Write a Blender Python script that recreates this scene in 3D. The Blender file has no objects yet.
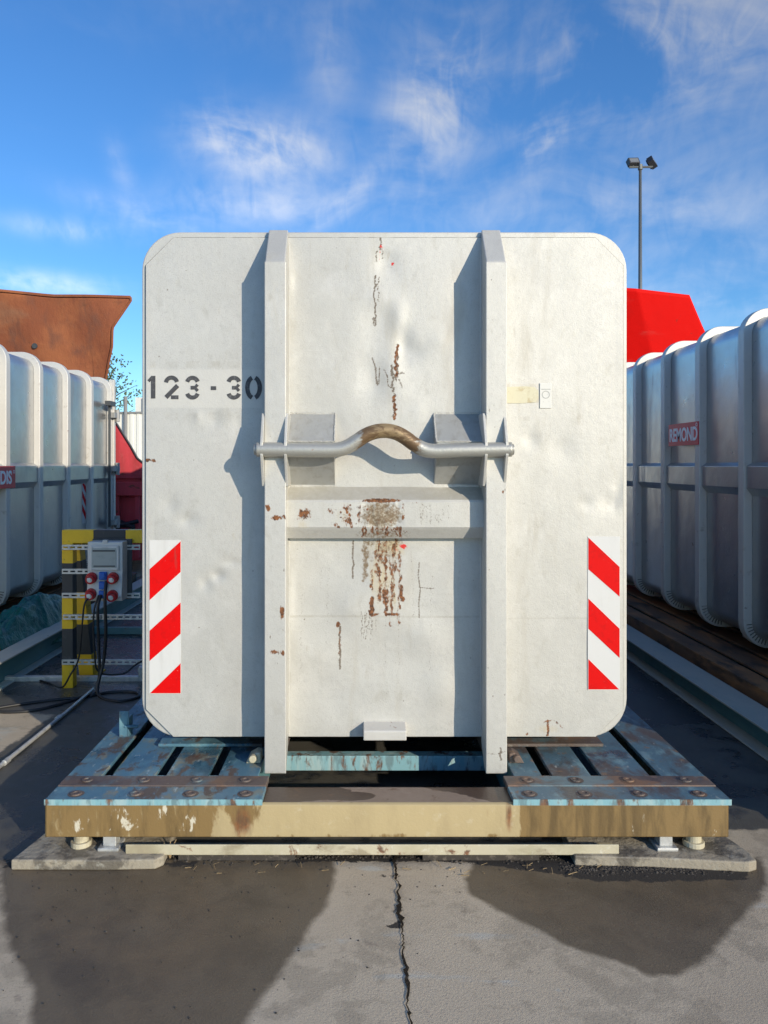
import bpy, bmesh, math, random
import numpy as np
from mathutils import Vector, Matrix
random.seed(7); RNG = np.random.default_rng(11)
PI = math.pi
C = bpy.context.scene.collection
S = bpy.context.scene

# ------------------------------------------------------------------ camera
CX, CZ, F = -0.111, 1.70, 768.0
VX, VY = 362.0, 465.0
cam = bpy.data.cameras.new('camera'); co = bpy.data.objects.new('camera', cam); C.objects.link(co)
co.location = (CX, 0, CZ); co.rotation_euler = (PI/2, 0, 0)
cam.sensor_fit = 'VERTICAL'; cam.sensor_height = 36; cam.lens = 36*F/1024
cam.shift_x = (384-VX)/1024; cam.shift_y = -(512-VY)/1024
cam.clip_start = 0.05; cam.clip_end = 3000
S.camera = co
def W(px, py, Y): return (CX+(px-VX)*Y/F, Y, CZ+(VY-py)*Y/F)

# ------------------------------------------------------------------ light
SUN = Vector((0.14, -0.17, 0.0655)).normalized()          # towards the sun
EL = math.asin(SUN.z); AZ = math.atan2(SUN.x, SUN.y)
sl = bpy.data.lights.new('sun', 'SUN'); so = bpy.data.objects.new('sun', sl); C.objects.link(so)
so.rotation_euler = SUN.to_track_quat('Z', 'Y').to_euler()
sl.energy = 3.45; sl.angle = math.radians(0.5); sl.color = (1.0, 0.885, 0.70)
S.view_settings.view_transform = 'Standard'; S.view_settings.look = 'None'
S.view_settings.exposure = 0.32; S.view_settings.gamma = 1.0
try: S.view_settings.use_curve_mapping = False
except Exception: pass

class NT:
    def __init__(s, tree): s.t = tree
    def n(s, typ, **kw):
        nd = s.t.nodes.new(typ); ins = kw.pop('ins', {})
        for k, v in kw.items(): setattr(nd, k, v)
        for k, v in ins.items(): s.set(nd.inputs[k], v)
        return nd
    def set(s, sock, v):
        if isinstance(v, bpy.types.NodeSocket): s.t.links.new(v, sock)
        else: sock.default_value = v
    def m(s, op, a, b=None, c=None, clamp=False):
        nd = s.n('ShaderNodeMath', operation=op, use_clamp=clamp); s.set(nd.inputs[0], a)
        if b is not None: s.set(nd.inputs[1], b)
        if c is not None: s.set(nd.inputs[2], c)
        return nd.outputs[0]
    def vm(s, op, a, b=None):
        nd = s.n('ShaderNodeVectorMath', operation=op); s.set(nd.inputs[0], a)
        if b is not None: s.set(nd.inputs[1], b)
        return nd
    def ss(s, x, lo, hi, o0=0.0, o1=1.0):
        nd = s.n('ShaderNodeMapRange', interpolation_type='SMOOTHSTEP')
        for i, v in enumerate((x, lo, hi, o0, o1)): s.set(nd.inputs[i], v)
        return nd.outputs[0]
    def mix(s, f, a, b, mode='MIX'):
        nd = s.n('ShaderNodeMix', data_type='RGBA', blend_type=mode)
        s.set(nd.inputs[0], f)
        for i, v in ((6, a), (7, b)):
            s.set(nd.inputs[i], (*v, 1) if isinstance(v, tuple) and len(v) == 3 else v)
        return nd.outputs[2]
    def noise(s, vec, scale, detail=4, rough=0.55, dist=0.0, stretch=None):
        if stretch: vec = s.vm('MULTIPLY', vec, stretch).outputs[0]
        nd = s.n('ShaderNodeTexNoise', ins={'Scale': scale, 'Detail': detail, 'Roughness': rough, 'Distortion': dist})
        s.set(nd.inputs['Vector'], vec); return nd.outputs[0]

world = bpy.data.worlds.new('World'); S.world = world; world.use_nodes = True
wt = world.node_tree; wt.nodes.clear(); w = NT(wt)
sky = w.n('ShaderNodeTexSky', sky_type='NISHITA', sun_disc=False, sun_elevation=EL, sun_rotation=AZ,
          air_density=1.0, dust_density=0.4, ozone_density=2.5, altitude=50)
hs = w.n('ShaderNodeHueSaturation', ins={'Saturation': 1.14, 'Value': 1.0, 'Hue': 0.503, 'Color': sky.outputs[0]})
tc = w.n('ShaderNodeTexCoord').outputs['Generated']
def dirv(px, py): return Vector(((px-VX)/F, 1, (VY-py)/F)).normalized()
cl = 0.0
def blob(px, py, rx, rz, rot, amp):
    c = dirv(px, py); d = w.vm('SUBTRACT', tc, tuple(c)).outputs[0]
    sp = w.n('ShaderNodeSeparateXYZ'); w.set(sp.inputs[0], d)
    ca, sa = math.cos(rot), math.sin(rot)
    a = w.m('ADD', w.m('MULTIPLY', sp.outputs[0], ca/rx), w.m('MULTIPLY', sp.outputs[2], sa/rx))
    b = w.m('ADD', w.m('MULTIPLY', sp.outputs[0], -sa/rz), w.m('MULTIPLY', sp.outputs[2], ca/rz))
    r2 = w.m('ADD', w.m('ADD', w.m('MULTIPLY', a, a), w.m('MULTIPLY', b, b)), w.m('MULTIPLY', w.m('MULTIPLY', sp.outputs[1], sp.outputs[1]), 4))
    return w.m('MULTIPLY', w.m('POWER', 2.718, w.m('MULTIPLY', r2, -1.0)), amp)
blobs = [(270,150,.075,.032,-.05,1.6),(215,128,.03,.03,.7,.6),(255,205,.09,.022,0,.9),(345,200,.05,.012,.7,.9),
         (435,105,.05,.075,-.5,1.5),(330,70,.03,.04,0,.55),(548,118,.022,.045,-.35,1.3),(690,35,.15,.065,.15,1.25),(600,60,.08,.05,0,.5),
         (690,235,.22,.11,0,.5),(75,230,.06,.012,0,.7),(140,215,.07,.014,-.2,.6),(40,283,.08,.012,0,.8),
         (330,10,.25,.03,.1,.22),(120,165,.012,.025,.3,.45),(500,215,.22,.03,0,.3),(745,298,.08,.012,0,.7)]
tot = None
for bb in blobs:
    v = blob(*bb); tot = v if tot is None else w.m('ADD', tot, v)
n1 = w.noise(tc, 7, 7, .56, .5, stretch=(1.0, .6, 1.9))
n2 = w.noise(tc, 26, 5, .55, .9, stretch=(1.6, .6, .8))
nn = w.m('ADD', w.m('MULTIPLY', n1, .78), w.m('MULTIPLY', n2, .22))
cm = w.m('MULTIPLY', tot, w.ss(nn, .35, .74))
veil = w.m('MULTIPLY', w.ss(w.noise(tc, 3.2, 6, .6, .8, stretch=(1, .6, 2.2)), .55, .85), .07)
cm = w.m('MINIMUM', w.m('ADD', w.m('MULTIPLY', cm, .74), veil), .82)
bw = w.n('ShaderNodeRGBToBW'); w.set(bw.inputs[0], sky.outputs[0])
ccol = w.n('ShaderNodeCombineColor')
for i, k in enumerate((1.60, 1.68, 1.85)): w.set(ccol.inputs[i], w.m('ADD', w.m('MULTIPLY', bw.outputs[0], k), .6))
tint = w.mix(1.0, hs.outputs[0], (.56,.82,1.04), 'MULTIPLY')
skc = w.mix(cm, tint, ccol.outputs[0])
bg = w.n('ShaderNodeBackground', ins={'Strength': 0.15}); w.set(bg.inputs[0], skc)
wo = w.n('ShaderNodeOutputWorld'); wt.links.new(bg.outputs[0], wo.inputs[0])

# ------------------------------------------------------------------ materials
def mat(name, base, rough=.6, metal=0.0, layers=(), bump=(), spec=.5, coord='world', rvar=0.0, bstr=1.0, trans=0.0):
    """layers: (colour, mask, dict(rough=, metal=)); mask = ('n',scale,lo,hi,stretch,amount) or ('a',attr,noise scale,noise amount,lo,hi,stretch)"""
    m = bpy.data.materials.new(name); m.use_nodes = True
    t = NT(m.node_tree); b = m.node_tree.nodes['Principled BSDF']
    geo = t.n('ShaderNodeNewGeometry').outputs['Position'] if coord == 'world' else t.n('ShaderNodeTexCoord').outputs['Object']
    col = (*base, 1); r = rough; me = metal; k = 0
    for colr, mask, opt in layers:
        k += 1
        vec = t.vm('ADD', geo, (k*3.7, k*1.9, k*5.3)).outputs[0]
        if mask[0] == 'n':
            _, sc, lo, hi, st, am = mask
            f = t.m('MULTIPLY', t.ss(t.noise(vec, sc, 6, .62, .3 if sc < 60 else 0, st), lo, hi), am)
        else:
            _, at, sc, na, lo, hi, st = mask
            a = t.n('ShaderNodeAttribute', attribute_name=at).outputs['Fac']
            nz = t.m('MULTIPLY', t.m('SUBTRACT', t.noise(vec, sc, 7, .65, .4, st), .5), na)
            f = t.ss(t.m('ADD', a, nz), lo, hi)
            f = t.m('MULTIPLY', f, t.ss(a, .0, .04))
        if callable(colr): colr = colr(t, vec)
        col = t.mix(f, col if not (isinstance(col, tuple) and len(col) == 4) else col, colr)
        if 'rough' in opt: r = t.m('ADD', t.m('MULTIPLY', f, opt['rough']), t.m('MULTIPLY', t.m('SUBTRACT', 1, f), r))
        if 'metal' in opt: me = t.m('ADD', t.m('MULTIPLY', f, opt['metal']), t.m('MULTIPLY', t.m('SUBTRACT', 1, f), me))
    if rvar:
        r = t.m('ADD', r, t.m('MULTIPLY', t.m('SUBTRACT', t.noise(geo, 9, 4), .5), rvar))
    t.set(b.inputs['Base Color'], col); t.set(b.inputs['Roughness'], r); t.set(b.inputs['Metallic'], me)
    b.inputs['Specular IOR Level'].default_value = spec
    if trans: b.inputs['Transmission Weight'].default_value = trans
    h = None
    for sc, am, st in bump:
        v = t.m('MULTIPLY', t.noise(geo, sc, 5, .6, 0, st), am); h = v if h is None else t.m('ADD', h, v)
    if h is not None:
        bp = t.n('ShaderNodeBump', ins={'Strength': bstr, 'Distance': 1.0}); t.set(bp.inputs['Height'], h)
        m.node_tree.links.new(bp.outputs[0], b.inputs['Normal'])
    return m
def rustcol(a=(.22,.075,.025), b=(.08,.04,.025), sc=35):
    return lambda t, v: t.mix(t.ss(t.noise(v, sc, 5, .6), .35, .65), a, b)
V = (1,1,.18)       # vertically drawn out
M = {}
RUST_L = (rustcol((.26,.10,.035), (.07,.035,.022), 90), ('a','rust',75,1.6,.44,.68,(1,1,.55)), dict(rough=.85, metal=0))
M['silver'] = mat('silver paint', (.575,.562,.525), .58, .36, [
    ((.47,.46,.43), ('n',2.2,.42,.72,(1,1,.45),.6), {}),
    ((.635,.62,.585), ('n',6,.5,.72,None,.5), {}),
    ((.44,.42,.37), ('n',12,.56,.72,(1,1,.6),.45), {}),
    ((.50,.49,.46), ('n',34,.50,.68,None,.4), {}),
    ((.36,.34,.30), ('n',200,.53,.70,None,.5), {}),
    ((.44,.41,.35), ('n',7,.56,.76,V,.6), dict(metal=.1)),
    ((.38,.34,.27), ('n',16,.66,.78,(1,1,.3),.5), dict(metal=.1)),
    ((.40,.375,.32), ('a','grime_shade',30,.9,.3,1.3,None), dict(metal=.15)),  # dirt, and the shade painted on the cross beam's top slope
    ((.62,.60,.555), ('a','fresh',20,.1,.3,.6,None), dict(metal=.2)),
    ((.50,.42,.27), ('a','ochre',34,1.1,.35,.95,V), dict(rough=.75, metal=0)),
    ((.20,.145,.09), ('a','brown',70,1.9,.35,.95,None), dict(rough=.8, metal=0)),
    ((.17,.14,.11), ('a','scratch',130,1.3,.45,.75,None), dict(rough=.8, metal=0)),
    RUST_L,
    ((.62,.025,.02), ('a','redmark',90,1.1,.45,.6,None), dict(rough=.5, metal=0)),
    ], bump=((190,.0006,None),(38,.0006,None),(4,.003,None)), rvar=.12)
M['side'] = mat('silver grey side paint', (.47,.48,.49), .31, .85, [
    ((.36,.37,.385), ('n',1.3,.4,.72,(1,1,.6),.7), dict(rough=.38)),
    ((.66,.66,.66), ('n',5,.55,.8,None,.4), {}),
    ((.30,.28,.25), ('n',4,.56,.8,V,.6), dict(metal=.2, rough=.7)),
    ((.26,.25,.24), ('n',120,.62,.72,None,.45), {}),
    ((.22,.13,.08), ('n',11,.69,.75,None,.7), dict(metal=0, rough=.9))],
    bump=((60,.0006,None),(2.2,.008,None)), rvar=.2)
M['rib'] = mat('light silver rib paint', (.62,.60,.56), .5, .25, [
    ((.55,.53,.49), ('n',3.5,.45,.75,V,.8), {}),
    ((.36,.32,.26), ('n',11,.58,.74,None,.6), dict(metal=0)),
    ((.22,.10,.05), ('n',17,.67,.74,None,.9), dict(metal=0, rough=.85))], bump=((80,.0008,None),(7,.003,None)), rvar=.12)
M['grey'] = mat('grey steel and bracket shade', (.40,.40,.385), .55, .35, [
    ((.30,.285,.25), ('n',30,.45,.7,(1,1,.1),.6), {}),
    RUST_L, ((.52,.52,.50), ('n',6,.5,.8,None,.4), {})], bump=((90,.0008,None),))
M['bar'] = mat('worn hook steel', (.46,.45,.41), .47, .55, [
    ((.38,.37,.34), ('n',9,.45,.7,(.3,1,1),.6), {}),
    ((.17,.105,.055), ('a','worn',26,1.1,.42,.60,(.5,1,1)), dict(rough=.5, metal=.3)),
    ((.34,.24,.13), ('a','worn',45,2.2,.75,1.1,(.5,1,1)), dict(rough=.5, metal=.4)),
    ((.30,.11,.04), ('n',17,.68,.74,None,.9), dict(rough=.85, metal=0))], bump=((90,.0012,None),))
M['red_reflect'] = mat('red reflective foil', (.68,.002,.002), .6, 0, [((.5,.004,.004), ('n',30,.5,.7,None,.5), {}), ((.60,.40,.38), ('n',130,.68,.74,None,.7), {}), ((.30,.06,.05), ('n',12,.62,.75,V,.6), {})], bump=((30,.0005,None),), spec=.15)
M['white_reflect'] = mat('white reflective foil', (.64,.635,.62), .5, 0, [((.52,.51,.48), ('n',9,.5,.7,V,.6), {}), ((.35,.32,.28), ('n',110,.66,.74,None,.7), {})])
M['seamgrey'] = mat('grimy plate joint', (.13,.12,.105), .8, 0, [((.45,.43,.38), ('n',9,.5,.62,None,.8), {})])
M['stencil'] = mat('black stencil paint', (.055,.055,.06), .6, 0, [((.22,.22,.22), ('n',60,.5,.75,None,.6), {})])
M['yellowed'] = mat('yellowed label', (.62,.58,.42), .55, 0, [((.45,.36,.2), ('n',25,.5,.7,None,.7), {}), ((.75,.73,.6), ('n',60,.55,.7,None,.5), {})])
M['labelwhite'] = mat('scuffed white label', (.68,.67,.63), .5, 0, [((.35,.34,.32), ('n',50,.62,.7,None,.6), {})])
M['blue'] = mat('worn blue deck paint', (.085,.19,.26), .45, 0, [
    ((.17,.32,.37), ('n',6,.46,.64,(1,.5,1),.85), {}),
    ((.035,.09,.13), ('n',3.2,.50,.62,(1,.6,1),.85), dict(rough=.22)),
    ((.24,.23,.17), ('n',9,.52,.64,(1,.6,1),.8), dict(rough=.8)),
    ((.42,.50,.50), ('n',40,.60,.70,(1,.4,1),.7), {}),
    ((.11,.075,.055), ('n',10,.55,.64,(1,.6,1),.9), dict(rough=.7)),
    (rustcol((.16,.075,.04),(.06,.04,.035),50), ('n',8,.60,.68,(1,.5,1),.85), dict(rough=.85))],
    bump=((70,.0012,None),(12,.002,None)), rvar=.3)
M['deckmix'] = mat('blue deck paint worn to brown steel', (.09,.17,.22), .45, .05, [
    ((.095,.068,.06), ('n',3.5,.46,.58,(1,.5,1),.9), dict(rough=.6)),
    ((.20,.33,.37), ('n',7,.52,.64,(1,.5,1),.75), {}),
    ((.05,.045,.045), ('n',5,.54,.66,(1,.6,1),.8), dict(rough=.25)),
    ((.25,.16,.10), ('n',13,.58,.68,None,.8), dict(rough=.8)),
    ((.42,.45,.43), ('n',44,.62,.72,(1,.4,1),.6), {})], bump=((60,.0018,None),(12,.002,None)), rvar=.3)
M['blue_edge'] = mat('pale blue paint edge', (.22,.42,.47), .5, 0, [
    ((.38,.50,.50), ('n',14,.45,.65,V,.8), {}),
    ((.14,.22,.24), ('n',19,.52,.62,(1,1,.3),.8), {}),
    (rustcol((.20,.09,.04),(.08,.05,.04),40), ('n',16,.53,.62,(1,1,.3),.95), dict(rough=.85))], bump=((60,.001,None),))
M['rustdeck'] = mat('brown rusty steel', (.13,.10,.088), .62, .1, [
    ((.22,.13,.08), ('n',7,.48,.66,None,.8), {}),
    ((.06,.05,.048), ('n',4,.5,.75,None,.8), dict(rough=.45)),
    ((.12,.21,.25), ('n',5,.53,.66,(1,.5,1),.8), {}),
    ((.26,.23,.19), ('n',30,.6,.7,None,.6), {})], bump=((60,.0018,None),), rvar=.2)
M['wear'] = mat('worn brown strip', (.15,.115,.10), .6, .1, [((.24,.14,.085), ('n',7,.45,.62,None,.85), {}), ((.14,.24,.28), ('n',4,.5,.6,None,.8), {}), ((.06,.05,.05), ('n',6,.52,.66,None,.7), dict(rough=.3))], bump=((60,.0018,None),), rvar=.2)
M['rustdeck2'] = mat('orange rusty deck', (.20,.105,.055), .7, .05, [
    ((.42,.19,.07), ('n',3.5,.45,.62,(1,.3,1),.9), {}),
    ((.045,.035,.03), ('n',5,.5,.65,(1,.4,1),.8), {}),
    ((.09,.17,.21), ('n',2.3,.60,.75,None,.5), {})], bump=((40,.003,None),))
M['beamface'] = mat('tan muddy beam', (.47,.37,.20), .62, 0, [
    ((.37,.285,.155), ('n',5,.42,.66,(1,1,.3),.7), {}),
    ((.56,.49,.34), ('n',26,.58,.75,None,.5), {}),
    ((.22,.16,.09), ('n',9,.62,.72,V,.8), {}),
    ((.24,.155,.06), ('a','mud',8,1.5,.40,.55,(1,1,.45)), dict(rough=.5)),
    ((.13,.085,.035), ('a','mud',16,1.2,.62,.95,V), dict(rough=.45)),
    (rustcol((.25,.09,.03),(.12,.06,.03),25), ('a','rust',11,1.3,.42,.8,V), dict(rough=.7)),
    ((.62,.57,.45), ('a','drip',15,2.6,.5,.66,(1,1,.38)), {})],
    bump=((70,.001,None),))
M['beamtop'] = mat('brown stained channel top', (.27,.20,.15), .6, 0, [
    ((.36,.28,.22), ('n',5,.45,.7,None,.7), {}), ((.09,.055,.035), ('a','mud',7,.9,.42,.52,None), dict(rough=.35)),
    ((.14,.075,.04), ('n',11,.57,.7,None,.8), {})], bump=((60,.001,None),))
M['cream'] = mat('cream worn rail', (.52,.47,.34), .6, 0, [
    ((.28,.23,.15), ('n',9,.5,.64,(.5,1,1),.75), {}),
    ((.42,.38,.25), ('n',6,.45,.7,None,.7), {}), (rustcol(), ('n',13,.62,.7,None,.9), dict(rough=.85)),
    ((.75,.74,.66), ('n',25,.58,.75,None,.5), {})], bump=((70,.001,None),))
M['teal'] = mat('teal painted beam', (.08,.21,.23), .5, 0, [
    ((.15,.30,.31), ('n',3,.42,.7,(1,.3,1),.7), {}), ((.14,.14,.12), ('n',8,.58,.75,None,.6), dict(rough=.85)),
    (rustcol(), ('n',9,.66,.72,(1,.4,1),.9), dict(rough=.85))], bump=((60,.001,None),), rvar=.2)
M['flange'] = mat('dusty beam flange', (.50,.50,.43), .6, 0, [
    ((.36,.42,.39), ('n',4,.42,.7,(1,.4,1),.7), {}), ((.36,.35,.31), ('n',14,.55,.75,None,.5), {}),
    (rustcol(), ('n',12,.68,.74,None,.9), dict(rough=.85))], bump=((70,.001,None),))
M['galv'] = mat('galvanised steel', (.60,.60,.58), .45, .45, [((.36,.37,.37), ('n',22,.45,.65,None,.7), {}), ((.3,.24,.18), ('n',9,.66,.78,None,.5), dict(metal=0))], bump=((60,.0005,None),))
M['yellow'] = mat('chipped yellow paint', (.85,.53,.015), .45, 0, [((.66,.40,.02), ('n',7,.5,.75,None,.6), {}), ((.12,.10,.07), ('n',20,.63,.7,None,.8), dict(rough=.8))], bump=((50,.0008,None),))
M['black'] = mat('chipped black paint', (.035,.037,.042), .45, 0, [((.10,.10,.10), ('n',9,.55,.75,None,.6), {})], bump=((50,.0008,None),))
M['rubber'] = mat('black cable rubber', (.02,.02,.021), .5)
M['boxgrey'] = mat('pale grey plastic', (.68,.67,.63), .45, 0, [((.38,.37,.34), ('n',12,.5,.75,None,.5), {})])
M['boxdark'] = mat('dark plastic', (.06,.065,.07), .5)
M['window'] = mat('hazy clear lid', (.42,.45,.42), .2, 0, [((.30,.33,.31), ('n',14,.5,.7,None,.5), {})])
M['sockred'] = mat('red plastic', (.50,.02,.025), .35, 0, [((.30,.03,.03), ('n',30,.5,.7,None,.5), {})])
M['sockblue'] = mat('blue plastic', (.02,.13,.50), .35, 0, [((.02,.07,.3), ('n',30,.5,.7,None,.5), {})])
M['sockwhite'] = mat('white plastic', (.75,.74,.70), .4)
M['sign'] = mat('crimson sign', (.62,.012,.04), .4, 0, [((.45,.03,.04), ('n',12,.5,.75,None,.5), {})])
M['signwhite'] = mat('white sign lettering', (.90,.89,.88), .5)
M['redpaint'] = mat('bright red paint', (.76,.003,.001), .7, 0, [((.64,.005,.003), ('n',3,.5,.75,None,.5), {}), ((.52,.10,.08), ('n',2.2,.60,.78,(.5,1,1.6),.5), {}), ((.20,.03,.02), ('n',5,.66,.74,None,.6), {}), ((.40,.01,.005), ('n',11,.68,.74,None,.6), {})], bump=((6,.004,None),), rvar=.1, spec=.15)
M['redold'] = mat('faded red paint', (.62,.06,.075), .55, 0, [((.32,.04,.04), ('n',3,.45,.7,V,.7), {}), ((.55,.16,.15), ('n',9,.55,.8,None,.4), {}), (rustcol(), ('n',5,.63,.7,None,.9), {})], bump=((20,.004,None),))
M['rustsheet'] = mat('rusted sheet steel', (.27,.082,.036), .85, .05, [
    ((.38,.13,.052), ('n',1.6,.42,.65,None,.8), {}), ((.17,.07,.045), ('n',3.2,.5,.72,(1,1,.5),.75), {}),
    ((.30,.18,.11), ('n',1.1,.55,.75,(.4,1,1.4),.7), {}), ((.14,.06,.03), ('n',9,.6,.75,None,.6), {})],
    bump=((5,.02,(1,1,.4)),(50,.003,None)))
M['tarp'] = mat('teal tarpaulin', (.01,.13,.11), .42, 0, [((.02,.09,.09), ('n',5,.4,.7,None,.7), {}), ((.05,.26,.20), ('n',12,.55,.75,None,.5), {})], bump=((14,.02,None),))
M['mast'] = mat('dark mast steel', (.16,.17,.17), .5, .5)
M['lamphead'] = mat('dark lamp housing', (.05,.05,.055), .5, .2)
M['glass'] = mat('lamp glass', (.18,.19,.2), .15, 0)
M['cladding'] = mat('white cladding', (.72,.71,.66), .6, 0, [((.6,.59,.54), ('n',.6,.4,.7,V,.6), {})])
M['roofgrey'] = mat('grey roof edge', (.22,.22,.22), .6)
M['bark'] = mat('bark', (.09,.07,.05), .9, bump=((20,.02,None),))
M['leaf'] = mat('leaf', (.05,.085,.03), .6, 0, [((.10,.12,.05), ('n',2,.4,.6,None,.8), {})])
M['straw'] = mat('straw and splinters', (.42,.30,.16), .8, 0, [((.22,.15,.08), ('n',40,.4,.6,None,.8), {})])
M['gravel'] = mat('dark grit', (.05,.043,.037), .9, 0, [((.14,.12,.10), ('n',30,.5,.65,None,.8), {})])
M['pad'] = mat('concrete pad', (.33,.29,.225), .8, 0, [
    ((.12,.105,.085), ('n',5,.50,.58,None,.85), dict(rough=.5)), ((.42,.40,.34), ('n',18,.55,.7,None,.6), {})], bump=((40,.006,None),))
M['seam'] = mat('tar filled joint', (.025,.02,.015), .95, 0, [((.07,.055,.04), ('n',40,.5,.65,None,.7), {})], spec=.1)
M['ground'] = mat('worn concrete yard', (.53,.445,.33), .78, 0, [
    ((.43,.355,.26), ('n',1.6,.42,.68,None,.8), {}),
    ((.59,.505,.39), ('n',2.7,.55,.78,(1,.5,1),.6), {}),
    ((.22,.19,.15), ('n',190,.54,.68,None,.6), {}),
    ((.56,.49,.39), ('n',260,.58,.70,None,.6), {}),
    ((.27,.22,.17), ('n',12,.6,.7,None,.5), {}),
    ((.50,.47,.40), ('a','pale',10,.9,.5,.7,(.5,1,1)), {}),
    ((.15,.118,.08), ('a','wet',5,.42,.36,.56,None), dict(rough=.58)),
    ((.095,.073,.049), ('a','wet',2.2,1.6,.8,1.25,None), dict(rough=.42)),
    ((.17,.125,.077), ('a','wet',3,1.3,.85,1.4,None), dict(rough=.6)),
    ((.10,.095,.082), ('a','asph',7,.75,.42,.55,None), dict(rough=.55)),
    ((.038,.042,.048), ('a','asph',4,1.4,.95,1.15,None), dict(rough=.25)),
    ((.055,.045,.034), ('n',6,.50,.60,None,.22), {}),
    ((.035,.03,.026), ('a','dirt',22,1.1,.42,.56,None), dict(rough=.9)),
    ], bump=((110,.0018,None),(300,.0012,None)), rvar=.15)

# ------------------------------------------------------------------ mesh helpers
def rootloc(p):
    v = Vector((0,0,0))
    while p is not None: v = v + p.location; p = p.parent
    return v
def link(name, me, m, parent=None, bevel=0, smooth=False):
    o = bpy.data.objects.new(name, me); C.objects.link(o)
    if m is not None and not me.materials: me.materials.append(m)
    if parent is not None:
        o.parent = parent; me.transform(Matrix.Translation(-rootloc(parent)))
    if smooth: me.shade_smooth()
    if bevel:
        b = o.modifiers.new('bevel', 'BEVEL'); b.width = bevel; b.segments = 2; b.limit_method = 'ANGLE'; b.angle_limit = math.radians(35)
    return o
def obj(name, bm, m, parent=None, bevel=0, smooth=False):
    bmesh.ops.recalc_face_normals(bm, faces=bm.faces)
    me = bpy.data.meshes.new(name); bm.to_mesh(me); bm.free()
    return link(name, me, m, parent, bevel, smooth)
def thing(name, label, cat, loc=(0,0,0), group=None):
    o = bpy.data.objects.new(name, None); C.objects.link(o); o.location = loc; o.empty_display_size = .2
    o['label'] = label; o['category'] = cat
    if group: o['group'] = group
    return o
def tag(o, label, cat, group=None):
    o['label'] = label; o['category'] = cat
    if group: o['group'] = group
    return o
def origin(o):      # put a single mesh's origin at its base
    me = o.data; n = len(me.vertices); a = np.empty(n*3); me.vertices.foreach_get('co', a); a = a.reshape(-1,3)
    c = Vector(((a[:,0].min()+a[:,0].max())/2, (a[:,1].min()+a[:,1].max())/2, a[:,2].min()))
    me.transform(Matrix.Translation(-c)); o.location = c; return o
def B(): return bmesh.new()
def box(bm, x0, x1, y0, y1, z0, z1):
    v = [bm.verts.new((x,y,z)) for x in (x0,x1) for y in (y0,y1) for z in (z0,z1)]
    for f in ((0,1,3,2),(4,6,7,5),(0,4,5,1),(2,3,7,6),(0,2,6,4),(1,5,7,3)): bm.faces.new([v[i] for i in f])
    return bm
def prism(bm, pts, axis, a, b):
    """pts: 2D outline, extruded along axis from a to b. axis x: pts=(y,z); y: (x,z); z: (x,y)"""
    def P(p, t): return {'x': (t,p[0],p[1]), 'y': (p[0],t,p[1]), 'z': (p[0],p[1],t)}[axis]
    A = [bm.verts.new(P(p,a)) for p in pts]; Bv = [bm.verts.new(P(p,b)) for p in pts]; n = len(pts)
    bm.faces.new(A); bm.faces.new(Bv[::-1])
    for i in range(n): bm.faces.new((A[i],A[(i+1)%n],Bv[(i+1)%n],Bv[i]))
    return bm
def ring(bm, outer, inner, y0, y1):
    n = len(outer)
    L = [[bm.verts.new((p[0],y,p[1])) for p in q] for y in (y0,y1) for q in (outer,inner)]
    o0,i0,o1,i1 = L
    for i in range(n):
        j = (i+1)%n
        bm.faces.new((o0[i],o0[j],i0[j],i0[i])); bm.faces.new((o1[i],i1[i],i1[j],o1[j]))
        bm.faces.new((o0[i],o1[i],o1[j],o0[j])); bm.faces.new((i0[i],i0[j],i1[j],i1[i]))
    return bm
def rrect(hw, z0, z1, r, seg=10):
    pts = []
    for cx, cz, a0 in ((hw-r,z1-r,0),(-hw+r,z1-r,90),(-hw+r,z0+r,180),(hw-r,z0+r,270)):
        for i in range(seg+1):
            a = math.radians(a0+90*i/seg); pts.append((cx+r*math.cos(a), cz+r*math.sin(a)))
    return pts
def smoothpath(pts, n=6):
    out = []; P = [Vector(p) for p in pts]
    for i in range(len(P)-1):
        p0, p1, p2, p3 = P[max(i-1,0)], P[i], P[i+1], P[min(i+2,len(P)-1)]
        for k in range(n):
            t = k/n; out.append(.5*((2*p1)+(p2-p0)*t+(2*p0-5*p1+4*p2-p3)*t*t+(3*p1-p0-3*p2+p3)*t**3))
    out.append(P[-1]); return out
def tube(bm, pts, r, seg=10, caps=True):
    P = [Vector(p) for p in pts]; rings = []
    up = None
    for i, p in enumerate(P):
        d = (P[min(i+1,len(P)-1)]-P[max(i-1,0)]).normalized()
        if up is None: up = d.orthogonal().normalized()
        up = (up-d*up.dot(d)).normalized(); q = d.cross(up)
        rr = r[i] if isinstance(r, (list,tuple)) else r
        rings.append([bm.verts.new(p+rr*(math.cos(2*PI*k/seg)*up+math.sin(2*PI*k/seg)*q)) for k in range(seg)])
    for a, b in zip(rings, rings[1:]):
        for k in range(seg): bm.faces.new((a[k],a[(k+1)%seg],b[(k+1)%seg],b[k]))
    if caps: bm.faces.new(rings[0][::-1]); bm.faces.new(rings[-1])
    return bm
def cyl(bm, c, r, axis, h, seg=16):
    d = {'x':Vector((1,0,0)),'y':Vector((0,1,0)),'z':Vector((0,0,1))}[axis] if isinstance(axis, str) else Vector(axis).normalized()
    return tube(bm, [Vector(c)-d*h/2, Vector(c)+d*h/2], r, seg)
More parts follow.
